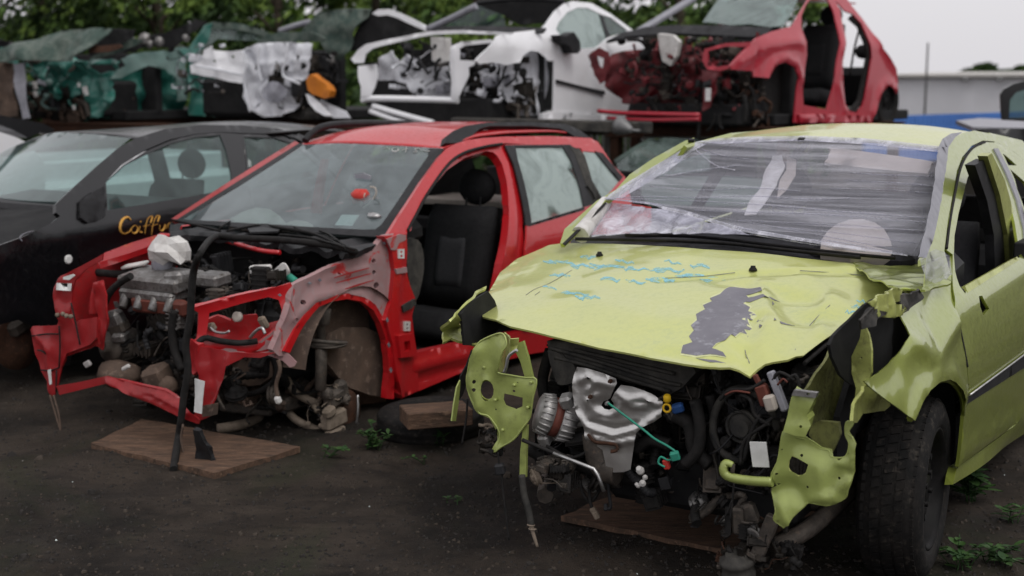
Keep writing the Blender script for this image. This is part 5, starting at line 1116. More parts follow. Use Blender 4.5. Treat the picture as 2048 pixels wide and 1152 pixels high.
panel('fallen_trim',M['plastic'],R,'x',lambda y,z:.74+.3*(z-.1),'385,860 400,862 412,890 425,930 430,955 418,968 400,960 395,930 388,890',th=.02,grid=.02,nz=.02,nsc=12)
# engine
eg=clutter('engine_block',R.root,((-.35,.36),(-.36,.28),(.14,.70)),240,41,sc=.95)
clutter('bay_clutter',R.root,((-.45,.10),(-.5,.55),(.50,.78)),90,42,mi=[1,2,2,4,4,1,1],sc=1.0)
clutter('gearbox_parts',R.root,((-.25,.35),(.15,.55),(.12,.42)),60,43,mats=[M['iron'],M['grime'],M['mudrust'],M['iron'],M['rubber']],sc=1.1)
mb=MB(); mb.box((-.2,0,.42),(.5,.95,.4)); mb.box((-.5,0,.6),(.05,1.3,.5)); mb.build('bay_core',M['inner'],eg)
mb=MB(); c=R.hit(330,572,'x',.25)
mb.box(c+V((0,-.02,.03)),(.22,.40,.07),(0,.15,0),.2); mb.box(c+V((.05,-.02,-.03)),(.14,.36,.05),(0,.1,0),.25); mb.box(c+V((.02,.12,.05)),(.12,.12,.07),(.1,0,0),.25); mb.box(c+V((-.04,.28,.05)),(.12,.14,.06),(0,.1,0),.2)
for q in range(4): mb.cyl(c+V((.09,-.16+q*.1,-.02)),c+V((.13,-.16+q*.1,-.10)),.022)
mb.build('cylinder_head',M['alu'],R.root)
mb=MB(); mb.box(R.hit(320,612,'x',.34),(.05,.34,.08),(0,.2,.05),.3); mb.build('exhaust_manifold',M['brownp'],R.root)
mb=MB(); c=R.hit(226,692,'x',.35); mb.lathe(c,(1,-.1,.1),[(-.12,.04),(-.12,.085),(-.02,.09),(.0,.075),(.03,.075),(.032,.03),(.06,.028)],22); mb.box(c+V((0,.05,.10)),(.08,.09,.06),(.3,.2,.3),.2); mb.build('alternator',M['iron'],R.root)
mb=MB(); c=R.hit(238,748,'x',.38); mb.ball(c,.10,16,(1,1.2,.7),.15,3); mb.box(c+V((0,.26,.02)),(.12,.12,.1),(.3,.2,.3),.2); mb.ball(c+V((0,.33,-.02)),.05,10); mb.build('gearbox_cover',M['mudrust'],R.root)
mb=MB(); c=R.hit(232,640,'x',.36); mb.box(c,(.08,.09,.10),(.3,.2,.3),.25); mb.box(c+V((0,.03,-.08)),(.08,.07,.05),(.1,.2,.3),.25); mb.build('pump_body',M['alu'],R.root)
mb=MB(); mb.tube(R.P('204,640 208,610 222,582 245,562 262,552','x',.42),.018,8,5); mb.tube(R.P('300,560 310,600 305,640 330,680','x',.32),.02,8,5); mb.tube(R.P('350,620 345,660 350,700 365,740','x',.36),.022,8,5); mb.tube(R.P('195,545 240,548 285,540','x',.2),.02,8,5); mb.split('hose',M['rubber'],R.root)
mb=MB(); mb.tube(R.P('198,572 192,600 190,628','x',.33),.03,8,5); mb.build('red_duct',M['red_dirty'],R.root)
# washer bottle
rb_=MB(); c=R.hit(338,500,'x',.18); rb_.ball(c,.11,12,(.7,1.05,.75),.55,9); wb=rb_.build('washer_bottle',M['whitep'],R.root); wb.data.polygons.foreach_set('use_smooth',[False]*len(wb.data.polygons))
mb=MB(); mb.ball(c+V((.0,-.05,-.07)),.06,12,(.8,1,1),.3,2); mb.build('bottle_base',M['tape'],R.root)
mb=MB(); mb.box(R.hit(270,530,'x',.2),(.05,.14,.015),(.2,.2,.3),.3); mb.box(R.hit(252,735,'x',.46),(.02,.05,.02),(.5,.2,.3),.3); mb.box(R.hit(175,728,'x',.5),(.02,.04,.03),(.5,.2,.3),.3); mb.split('white_clip',M['whitep'],R.root)
mb=MB(); p=R.hit(560,552,'x',-.02)
for k in range(5): mb.tube([p+V((0,-.06,-.02)),p+V((0,-.02+.01*k,.03+.008*k)),p+V((0,.06,.0+.006*k))],.006,6,4)
mb.box(p+V((0,-.12,.02)),(.04,.12,.05),(.1,.1,.1),.2); mb.build('white_cable_bundle',M['whitep'],R.root)
mb=MB(); mb.tube([p+V((0,.06,0)),p+V((.02,.12,-.02))],.02,7,3); mb.build('green_plug',M['cable_g'],R.root)
# wheel arch contents: liner, strut, hub, caliper
liner(R,-.20,.60,.74,.30,.40,M['mudrust'],10,185)
panel('arch_back_wall',M['mudrust'],R,'y',.60,'600,640 660,600 720,600 765,640 780,700 782,792 740,786 700,770 660,750 640,700 600,690',th=.02,grid=.04,nz=.02,nsc=5)
panel('splash_guard',M['mudrust'],R,'y',lambda x,z:.655,'650,700 662,668 690,655 730,655 764,668 778,700 782,796 740,790 700,776 672,750 652,724',th=.02,grid=.03,nz=.012,nsc=5)
mb=MB(); a=R.hit(640,640,'y',.62); b=R.hit(640,762,'y',.66); mb.cyl(R.hit(643,690,'y',.69),R.hit(641,780,'y',.69),.030,.026); mb.cyl(a+V((0,0,.1)),R.hit(643,700,'y',.64),.022,.022); mb.cyl(R.hit(644,616,'y',.67),R.hit(643,650,'y',.67),.045,.04)
mb.build('damper',M['iron'],R.root)
mb=MB(); c=R.hit(655,683,'y',.68); mb.tube([c+V((.10*cos(a),.08*sin(a),.02*cos(a))) for a in [2*pi*q/14 for q in range(14)]],.010,7,3,True); mb.lathe(c+V((0,0,-.02)),(0,0,1),[(0,.03),(.0,.09),(.01,.095),(.012,.05)],18); mb.build('spring_seat',M['iron'],R.root)
mb=MB(); c=R.hit(688,832,'y',.66); mb.lathe(c,(0,1,0),[(-.02,.125),(-.02,.133),(0,.133),(0,.09),(.025,.07),(.03,.04)],32); mb.build('brake_disc',M['rust'],R.root)
mb=MB(); c=R.hit(668,838,'y',.71); mb.box(c,(.15,.06,.08),(.05,.1,0),.2); mb.box(c+V((.02,.02,-.055)),(.12,.05,.03),(.05,.1,0),.3); mb.box(c+V((.06,.02,.05)),(.07,.05,.05),(.05,.3,0),.25); mb.build('brake_caliper',M['beigemetal'],R.root)
mb=MB(); c=R.hit(670,795,'y',.68); mb.box(c,(.14,.07,.09),(.1,.2,0),.3); mb.box(c+V((-.05,.0,.02)),(.07,.07,.12),(.1,.2,0),.3); mb.ball(c+V((.06,0,.03)),.035,9,nz=.3); mb.build('hub_carrier',M['iron'],R.root)
mb=MB(); mb.tube([R.hit(715,790,'y',.72),R.hit(716,820,'y',.73),R.hit(712,850,'y',.72)],.007,6,4); mb.build('caliper_wire',M['steel'],R.root)
mb=MB(); mb.tube([R.hit(560,800,'y',.35),R.hit(590,838,'y',.5),R.hit(640,862,'y',.62)],.028,8,5,flat=.7); mb.tube([R.hit(435,858,'y',.25),R.hit(480,850,'y',.3),R.hit(520,838,'y',.25)],.026,8,5); mb.tube([R.hit(570,750,'y',.45),R.hit(590,785,'y',.5),R.hit(640,810,'y',.62)],.020,8,5); mb.split('lower_arm',M['beigemetal'],R.root)
mb=MB(); mb.tube(R.P('470,790 510,786 545,765 552,740 545,715','x',.2),.014,8,5); mb.build('gaiter_hose',M['rubber'],R.root)
panel('sump_guard',M['mudrust'],R,'x',.15,'440,735 500,712 545,716 548,750 520,770 470,775 445,765',th=.05,grid=.03,nz=.02)
mb=MB(); mb.box((-.1,0,.14),(.3,1.0,.07),(0,0,0),.2); mb.box((-.05,.2,.09),(.2,.3,.06),(0,0,.2),.2); mb.build('subframe',M['iron'],R.root)
wheel(R,(-2.45,.70,.31),0,1); wheel(R,(-2.45,-.70,.31),0,-1)

panel('nose_panel',M['red_dirty'],R,'x',.45,'186,566 204,560 212,590 214,640 204,700 192,690 196,640 188,610',th=.01,grid=.02,nz=.02,nsc=9)
for u,v,w_,h_ in ((620,566,5,3),(700,510,8,4),(560,590,4,3),(640,560,4,4),(770,486,5,3),(775,640,3,6),(778,690,3,6),(782,740,3,6)):
    panel('weld_mark',M['bare'],R,'y',RA if v<600 else .748,[(u-w_,v),(u,v-h_),(u+w_,v+1),(u,v+h_)],th=.002,grid=.03,off=.012)
panel('far_opening_trim',M['red_dirty'],R,'x',-1.25,'618,445 624,400 634,350 642,318 652,318 646,350 640,400 636,448',th=.03,grid=.06)
clutter('hub_parts',R.root,((-.14,.02),(.60,.72),(.06,.22)),18,45,mats=[M['beigemetal'],M['iron'],M['beigemetal'],M['iron'],M['rubber']],sc=.7)

mb=MB()
for t in ('83,740 100,741 118,735','118,652 120,690 118,735','64,672 90,668 116,668','142,606 150,640 160,690','112,784 113,740','75,700 84,702 92,708'):
    mb.tube(R.P(t,'x',.612),.004,5,3)
mb.split('panel_seam',M['rubber'],R.root)
panel('nose_box',M['red_dirty'],R,'x',.56,'120,652 146,650 194,636 196,690 170,700 135,712 122,735',th=.02,grid=.02,nz=.02,nsc=10)

panel('pale_reflector',M['tape'],R,'x',-1.0,'708,348 726,346 741,352 740,366 728,374 714,368',th=.01,grid=.05)
# =============== black hatchback with gold lettering ===============
K=Frame('black_hatchback',(-3.0,7.9),TH,-.12); tag(K.root,'black hatchback with gold script on its door, at the left behind the red estate','wrecked car','wrecked cars standing on the ground')
def KS(x,z):
    d=max(0,z-.98); return .85-.40*d-.25*d*d-(.08*(.4-z) if z<.4 else 0)
KW=lambda y,z:-.30-2.0*(z-1.03)-.2*y*y
kg=panel('windscreen',M['glass_b'],K,'x',KW,'-90,380 -40,335 0,306 97,268 118,264 190,268 262,276 232,300 196,332 150,374 118,404 60,402 0,396 -60,392',th=.004,grid=.06)
panel('roof_pillar',M['black'],K,'y',KS,'112,408 150,372 196,330 235,297 272,276 330,258 400,250 480,250 552,256 600,268 640,288 680,320 720,370 700,380 650,330 618,290 590,276 556,268 483,266 444,264 390,268 340,279 290,300 245,328 205,370 168,410 130,440 112,425',th=.03,grid=.04)
kd=panel('front_door',M['black'],K,'y',KS,'160,408 205,370 247,330 292,302 342,281 390,269 444,265 483,268 492,330 496,380 500,470 480,600 420,690 330,720 240,735 170,720 150,640 158,560 160,500 155,440',
 holes=['215,420 212,365 250,330 298,306 345,286 390,275 440,270 452,300 462,345 465,378 350,398 280,410'],th=.012,grid=.04,bump=ridges(K,'y',KS,[('165,500 250,480 340,470 480,440',-.010,.02),('170,470 480,420',.008,.03)]))
panel('door_glass',M['glass_b'],K,'y',lambda x,z:KS(x,z)-.008,'213,422 210,364 250,328 298,304 345,284 390,273 442,268 454,300 464,345 467,380 350,400 280,412',th=.004,grid=.1,par=kd)
mb=MB()
for t,ra in (('262,440 256,434 246,438 240,450 240,462 248,468 258,464 262,458',.010),('268,452 263,458 266,466 273,464 275,455 269,451',.007),('280,452 279,463 284,464',.007),('281,443 282,444',.007),('290,468 292,450 297,436 304,434 300,446',.008),('286,453 300,450',.005),('303,470 306,450 312,434 318,433 314,444',.008),('302,453 316,448',.005),('320,450 320,460 326,460 330,449 331,458',.007),('335,457 337,448 344,446',.007),('347,452 354,450 350,446 345,452 348,458 356,455',.006)):
    mb.tube(K.P(t,'y',lambda x,z:KS(x,z)+.004),ra,6,5,flat=.35)
mb.split('door_letter',M['gold'],kd)
rdk=panel('rear_door',M['black'],K,'y',KS,'483,268 556,270 590,280 640,320 690,380 740,430 730,620 600,640 500,640 500,470 494,340',holes=['488,274 550,276 584,287 620,315 650,345 560,370 500,378'],th=.012,grid=.06)
panel('door_glass',M['glass_b'],K,'y',lambda x,z:KS(x,z)-.008,'486,272 551,274 586,285 622,314 654,346 560,372 498,380',th=.004,grid=.1,par=rdk)
panel('mirror_mount',M['plastic'],K,'y',lambda x,z:KS(x,z)+.02,'160,402 205,372 211,400 212,430 200,440 176,446 160,434',th=.05,grid=.03,nz=.02,nsc=14,par=kd)
hk=K.P('60,275 97,268 118,264 190,266 230,270 268,276','x',KW)
hk=[K.hit(u,v,'x',KW) for u,v in ((-20,316),(40,288),(97,267),(140,264),(190,266),(232,270),(270,277))]
loft('roof',M['black'],K,[hk]+[[V((x,-ye*(1-q/3.),zc-.05*(abs(1-q/3.))**2.2)) for q in range(7)] for x,zc,ye in ((-1.55,1.49,.60),(-2.1,1.50,.60),(-2.6,1.46,.59),(-3.1,1.38,.56))],4,6,th=.012)
HK=lambda x,y: 1.02+(-.16*(x+.35) if x>-.35 else 0)-.10*y*y
kh=panel('bonnet_edge',M['inner'],K,'z',HK,'-300,470 -200,440 -60,405 0,404 60,408 112,412 118,430 100,450 40,478 0,492 -100,560 -220,600',th=.012,grid=.06,bump=ridges(K,'z',HK,[('0,440 60,425 110,418',.015,.03)]))
panel('front_wing',M['black'],K,'y',KS,'165,410 160,500 156,560 150,640 146,700 140,730 110,735 100,690 70,655 35,640 -5,650 -40,690 -80,700 -110,640 -60,540 0,490 40,476 100,448 130,424',th=.012,grid=.04,bump=ridges(K,'y',KS,[('0,520 60,505 150,480',.012,.04),('-30,690 -5,640 35,625 80,640 112,690',.015,.04),('30,510 130,495 140,485',-.012,.02)]))
mb=MB(); mb.tube(K.P('44,482 40,474 52,466 66,463','y',lambda x,z:KS(x,z)+.006),.006,6,4,flat=.4); mb.build('wing_badge',M['tape'],K.root)
mb=MB(); p=K.hit(136,519,'y',KS); mb.lathe(p,(0,1,0),[(0,.026),(.006,.026),(.010,.018)],16); mb.build('round_sticker',M['paper'],K.root)
panel('sill',M['black'],K,'y',lambda x,z:KS(x,z)-.01,[V((-.5,0,.22)),V((-.5,0,.34)),V((-2.3,0,.34)),V((-2.3,0,.2))],th=.04,grid=.1)
tub=MB(); tub.box((-1.9,0,.25),(2.7,1.5,.06)); tub.box((-3.4,0,.7),(.06,1.4,.85)); tub.box((-.42,0,.6),(.08,1.5,.75)); tub.box((-1.9,-.78,.58),(2.9,.05,.62)); tub.box((-2.9,.76,.62),(1.2,.05,.70)); tub.box((.1,0,.55),(.9,1.2,.5))
tub.build('cabin_tub',M['inner'],K.root)
mb=MB()
for x0 in (-1.9,-2.8): mb.box((x0,-.72,1.2),(.12,.06,.5),(.3,0,0))
mb.box((-.5,0,1.0),(.5,1.4,.1),(0,.1,0),.3); mb.build('dashboard',M['plastic'],K.root)
seat(K,-1.45,.36,.35,M['seat'],M['seat2']); seat(K,-1.45,-.36,.35,M['seat'],M['seat2'])
liner(K,0,.45,.80,.33,.37,M['inner'],0,180)
mb=MB(); c=K.hit(38,685,'y',.72); mb.lathe(c,(0,1,0),[(-.02,.14),(-.02,.15),(0,.15),(0,.10),(.025,.075),(.03,.04)],30); mb.build('brake_disc',M['rust'],K.root)
mb=MB(); mb.box(c+V((.0,.03,.10)),(.16,.07,.08),(.05,.4,0),.25); mb.cyl(c+V((-.02,-.05,.1)),c+V((-.03,-.1,.5)),.03); mb.build('brake_caliper',M['iron'],K.root)
clutter('bay_parts',K.root,((.1,.6),(-.5,.65),(.25,.75)),50,61,mi=[1,1,2,4])
wheel(K,(-2.6,.72,.33),0,1)
# =============== the row of wrecks stacked behind ===============
STK='stripped wrecks stacked in the row behind'
def parts(C,rows):
    out=[]
    for r in rows:
        n,m,ax,val,o=r[:5]; k=dict(th=.015,grid=.07); k.update(r[5] if len(r)>5 else {}); out.append(panel(n,M[m],C,ax,val,o,**k))
    return out
def tubes(C,name,mat,lst,ax='x',val=.5):
    mb=MB()
    for t,ra in lst: mb.tube(C.P(t,ax,val),ra,7,4)
    return mb.split(name,M[mat],C.root)
def block(C,name,mat,bs):
    mb=MB()
    for c,s,*r in bs: mb.box(c,s,r[0] if r else (0,0,0),.1)
    return mb.build(name,M[mat],C.root)
# ---- white hatchback
W=Frame('white_hatchback',(-.48,13.02),.55,1.09); tag(W.root,'white hatchback shell with black door mirror, stacked left of the crimson wreck','wrecked car',STK)
WS=lambda x,z:.82-.45*max(0,z-.93)
p=parts(W,[
 ('front_wing','white','y',WS,'951,121 964,106 979,90 992,71 1031,64 1079,59 1093,45 1112,59 1115,85 1111,122 1093,122 1086,115 1072,104 1055,101 1041,111 1034,125 1013,130 986,125 958,128',dict(bump=ridges(W,'y',WS,[('1034,125 1041,106 1057,97 1075,100 1092,117',.03,.04),('975,100 1100,80',.02,.1)]))),
 ('roof_side','white','y',WS,'1093,45 1110,21 1128,7 1145,2 1183,6 1222,28 1263,58 1290,78 1285,90 1256,62 1249,56 1222,35 1203,29 1176,16 1156,15 1135,24 1117,45 1112,59'),
 ('front_door','white','y',WS,'1112,59 1131,87 1166,97 1190,95 1215,75 1224,100 1226,140 1222,236 1160,232 1107,224 1109,122'),
 ('rear_quarter','white','y',WS,'1215,75 1256,62 1290,78 1310,110 1330,150 1310,180 1280,170 1262,200 1250,238 1222,236 1226,140',),
 ('sill','white','y',lambda x,z:.83,'1086,228 1107,222 1250,236 1250,246 1086,238',dict(th=.05)),
 ('side_glass','glass','y',lambda x,z:WS(x,z)-.01,'1112,59 1117,45 1135,24 1156,15 1176,16 1203,29 1217,75 1190,96 1166,98 1131,88',dict(th=.004,grid=.2)),
 ('side_glass','glass_b','y',lambda x,z:WS(x,z)-.01,'1206,32 1222,35 1249,56 1256,62 1222,71 1217,66',dict(th=.004,grid=.2)),
 ('door_pillar','plastic','y',lambda x,z:WS(x,z)+.004,'1200,29 1206,32 1220,72 1214,76',),
 ('door_mirror','plastic','y',.93,'1119,70 1132,72 1148,64 1160,82 1162,100 1156,107 1145,107 1139,92 1124,84',dict(th=.10,grid=.04)),
 ('side_strip','plastic','y',lambda x,z:.84,'1114,159 1159,171 1210,182 1210,190 1159,177 1114,166'),
 ('wheel_liner','white_dirty','y',.66,'1003,132 1020,112 1041,100 1075,100 1093,120 1095,174 1084,230 1058,240 1031,226 1003,174',dict(nz=.03,nsc=4,grid=.04,bump=ridges(W,'y',.66,[('1040,125 1036,170 1056,225',.04,.03),('1065,115 1062,170 1074,228',.04,.03),('1020,160 1090,166',.03,.03)]))),
 ('nose_bracket','white','x',.62,'718,132 753,128 755,156 749,174 739,198 722,205 724,174 718,153',dict(nz=.03)),
 ('wing_rail','white','x',.55,'701,118 715,100 732,88 790,76 860,62 923,60 1027,66 1020,70 923,67 862,70 800,83 745,97 730,108 726,126 708,126',dict(grid=.05,nz=.02)),
 ('nose_panel','white_dirty','x',.35,'756,135 770,112 784,101 792,116 800,122 812,108 825,120 836,139 895,132 902,156 861,181 830,186 815,167 784,160 749,161',dict(nz=.10,nsc=5,grid=.04)),
 ('nose_panel','white_dirty','x',.25,'830,165 902,150 900,200 880,220 852,235 838,200',dict(nz=.08,nsc=6,grid=.04)),
 ('fuse_box','whitep','x',.50,'861,73 892,75 896,122 874,128 864,118',dict(th=.08)),
 ('headlamp_frame','white','x',.62,'902,94 923,83 979,79 990,82 980,86 930,91 920,97 920,120 951,122 947,131 937,135 937,153 924,181 916,203 902,203 904,163 900,132',dict(grid=.04,bump=ridges(W,'x',.62,[('910,100 912,190',.03,.05)]))),
 ('scuttle','plastic','x',lambda y,z:.0-1.5*(z-1.0),'854,57 900,52 1000,52 1092,56 1085,64 1027,66 923,62 860,64',dict(th=.02)),
 ('headliner','inner','x',lambda y,z:-1.2,'954,8 1000,2 1124,0 1150,6 1110,30 1090,46 1040,50 1005,30 968,17',dict(th=.02)),  # upright dark sheet, stands in for the ceiling and its shade
 ('far_glass','glass_b','x',-.45,'860,60 954,10 1005,30 1012,52 1000,60',dict(th=.004,grid=.2)),
])
tubes(W,'far_pillar','tape',[('856,58 900,38 952,12',.035)],'x',-.1)
tubes(W,'bumper_beam','white',[('725,202 742,197 820,198 916,201',.030),('746,212 800,228 867,246',.028),('740,222 790,240 830,250',.025)],'x',.6)
tubes(W,'roof_edge','plastic',[('954,6 1040,-2 1128,2',.025)],'x',-1.0)
clutter('bay_parts',W.root,((-.3,.14),(-.5,.75),(.25,.80)),90,71,mats=[M['iron'],M['grime'],M['plastic'],M['white_dirty'],M['rubber']],sc=1.5)
block(W,'floor_shell','inner',[((-1.5,0,.20),(3.2,1.5,.12)),((-.35,0,.6),(.08,1.4,.7)),((.1,0,.30),(.7,1.2,.25)),((-3.2,0,.6),(.08,1.4,.8)),((-1.6,-.75,.55),(3.0,.06,.7))])
clutter('torn_metal',W.root,((.28,.55),(-.55,.55),(.45,.95)),44,75,mats=[M['white_dirty'],M['white_dirty'],M['plastic'],M['tape'],M['rubber']],mi=[0,0,1,3,2,4],sc=.9)
clutter('suspension',W.root,((-.15,.2),(.45,.75),(.2,.6)),22,72,mi=[0,0,1],sc=1.5)
# ---- crimson wreck
Q=Frame('crimson_hatchback',(1.893,13.015),.70,1.11); tag(Q.root,'crimson five door shell with no doors, stacked highest at the right of the row','wrecked car',STK)
QS=lambda x,z:.82-.42*max(0,z-.93)
parts(Q,[
 ('front_wing','rose','y',QS,'1459,132 1478,112 1497,94 1511,76 1542,63 1584,52 1598,28 1615,0 1626,-20 1638,-20 1650,-20 1625,-8 1612,10 1603,31 1603,56 1610,76 1614,111 1608,150 1605,174 1607,208 1610,228 1600,246 1588,245 1592,200 1596,156 1588,135 1570,125 1553,128 1539,149 1532,156 1511,153 1504,142 1487,141 1463,139',
   dict(grid=.04,bump=ridges(Q,'y',QS,[('1532,154 1545,126 1570,116 1592,128 1602,160',.035,.04),('1480,125 1530,95 1600,80',.025,.05),('1515,110 1512,150',-.03,.03)]))),
 ('door_pillar','rose','y',QS,'1650,-22 1668,-10 1680,30 1690,69 1685,122 1687,174 1690,208 1699,222 1716,226 1710,238 1640,232 1608,228 1607,210 1654,219 1667,174 1674,122 1678,69 1667,21 1650,-10',dict(grid=.05,bump=ridges(Q,'y',QS,[('1676,20 1684,100 1676,170 1690,226',.025,.03)]))),
 ('rear_quarter','rose','y',QS,'1655,-30 1690,-8 1704,12 1723,35 1747,69 1765,97 1782,122 1793,139 1796,165 1792,188 1784,176 1775,170 1765,184 1754,208 1747,226 1744,246 1715,246 1716,224 1726,210 1730,196 1737,156 1744,115 1741,87 1724,48 1706,28 1690,22 1672,2',dict(grid=.05,bump=ridges(Q,'y',QS,[('1747,226 1760,180 1776,165 1792,180',.03,.03),('1750,75 1790,140',.02,.03)]))),
 ('sill','rose','y',lambda x,z:.84,'1598,229 1640,228 1740,232 1742,245 1600,246',dict(th=.06,bump=ridges(Q,'y',.84,[('1600,236 1736,240',.03,.02)]))),
 ('door_seal','rubber','y',lambda x,z:QS(x,z)-.03,'1700,36 1718,52 1732,87 1735,115 1728,156 1718,201 1701,222 1708,226 1724,206 1734,160 1742,115 1738,84 1722,46 1704,30',dict(th=.03)),
 ('wheel_liner','rubber','y',.62,'1513,222 1513,180 1524,158 1542,138 1570,124 1592,140 1598,180 1592,243 1524,241',dict(th=.05,nz=.02)),
 ('headlamp_frame','rose','x',.62,'1409,98 1452,86 1500,84 1498,96 1478,112 1462,136 1440,142 1414,139 1404,120',dict(holes=['1416,102 1452,93 1492,94 1476,108 1458,130 1432,134 1416,122'],grid=.05)),
 ('nose_bracket','rose_dirty','x',.62,'1176,110 1196,96 1216,104 1219,130 1212,160 1200,168 1190,150 1180,132',dict(nz=.06,nsc=7,grid=.04,holes=['1196,112 1208,116 1204,136 1194,130'])),
 ('nose_bracket','rose_dirty','x',.55,'1404,140 1440,145 1432,180 1420,215 1404,222 1408,180',dict(nz=.05,nsc=6,grid=.04)),
 ('nose_panel','rose_dirty','x',.25,'1218,108 1290,98 1390,110 1404,150 1395,200 1330,212 1240,205 1215,170',dict(nz=.14,nsc=5,grid=.05)),
 ('battery_tray','whitep','x',.45,'1315,68 1345,70 1357,84 1352,112 1340,132 1324,122 1318,96',dict(th=.05,nz=.03)),
 ('scuttle','plastic','x',lambda y,z:.1-1.5*(z-.9),'1212,82 1242,66 1290,54 1348,50 1450,50 1544,55 1534,68 1501,74 1430,70 1348,66 1260,72',dict(th=.03)),
 ('windscreen','glass_g','x',lambda y,z:-.35-1.9*(z-1.0),'1405,44 1420,22 1440,-8 1600,-12 1592,8 1578,36 1566,52 1540,54 1500,48 1460,50 1430,46',dict(th=.006,grid=.06,nz=.006,nsc=5)),
 ('far_pillar','tape','x',lambda y,z:-.35-1.9*(z-1.0),'1272,58 1374,-4 1392,-4 1290,58',dict(th=.03)),
 ('white_tag','paper','x',.63,'1411,176 1421,176 1420,202 1410,202',dict(th=.01)),
])
tubes(Q,'bumper_beam','rose',[('1196,222 1240,226 1310,228 1400,230',.022),('1215,236 1300,240 1400,238',.02)],'x',.62)
tubes(Q,'hanging_wire','rubber',[('1392,200 1398,240 1396,275',.02),('1430,228 1424,250 1414,262',.012),('1438,228 1440,250 1446,258',.014),('1488,190 1492,220 1488,246',.02)],'x',.5)
clutter('torn_metal',Q.root,((.30,.60),(-.65,.45),(.40,.95)),70,85,mats=[M['rose_dirty'],M['plastic'],M['grime'],M['iron'],M['rubber']],mi=[0,0,1,1,2,3],sc=1.0)
clutter('bay_parts',Q.root,((-.15,.45),(-.6,.60),(.25,.95)),140,81,mats=[M['iron'],M['grime'],M['plastic'],M['rose_dirty'],M['rubber']],mi=[0,1,1,2,3,3,4],sc=1.3)
clutter('suspension',Q.root,((0,.3),(.30,.70),(.15,.65)),46,82,mats=[M['iron'],M['grime'],M['rust'],M['iron'],M['rubber']],sc=1.3)
block(Q,'floor_shell','inner',[((-1.5,0,.20),(3.0,1.5,.10)),((-.40,0,.55),(.08,1.4,.7)),((-1.6,-.76,.42),(3.0,.05,.30)),((0,0,.25),(.8,1.2,.2))])
parts(Q,[('far_side','rose_dirty','y',-.80,[V((-.4,0,.2)),V((-.4,0,.95)),V((-.55,0,.95)),V((-.7,0,.32)),V((-1.5,0,.30)),V((-1.5,0,1.35)),V((-1.6,0,1.35)),V((-1.65,0,.30)),V((-2.3,0,.35)),V((-2.5,0,.9)),V((-2.6,0,1.3)),V((-2.75,0,1.3)),V((-3.0,0,.9)),V((-3.0,0,.3))],dict(sgn=-1)),
 ('roof','rose','z',lambda x,y:1.41-.03*y*y*4,[V((-1.15,-.55,0)),V((-1.15,.55,0)),V((-2.05,.53,0)),V((-2.05,-.53,0))],dict(grid=.15))])
seat(Q,-1.35,.38,.32,M['seat'],M['seat'],h=.70); seat(Q,-1.35,-.38,.32,M['seat'],M['seat'],h=.70)
mb=MB(); mb.box((-2.45,.1,.50),(.20,1.1,.42),(0,.2,0),.3); mb.ball((-2.5,.42,.88),.10,10,(.5,1,.8)); mb.ball((-2.5,-.32,.88),.10,10,(.5,1,.8)); mb.build('rear_bench',M['seat'],Q.root)
tubes(Q,'seat_belt','rubber',[('1718,60 1708,100 1700,150',.012)],'y',.6)
wheel(Q,(-2.45,.66,.35),0,1,R=.29)
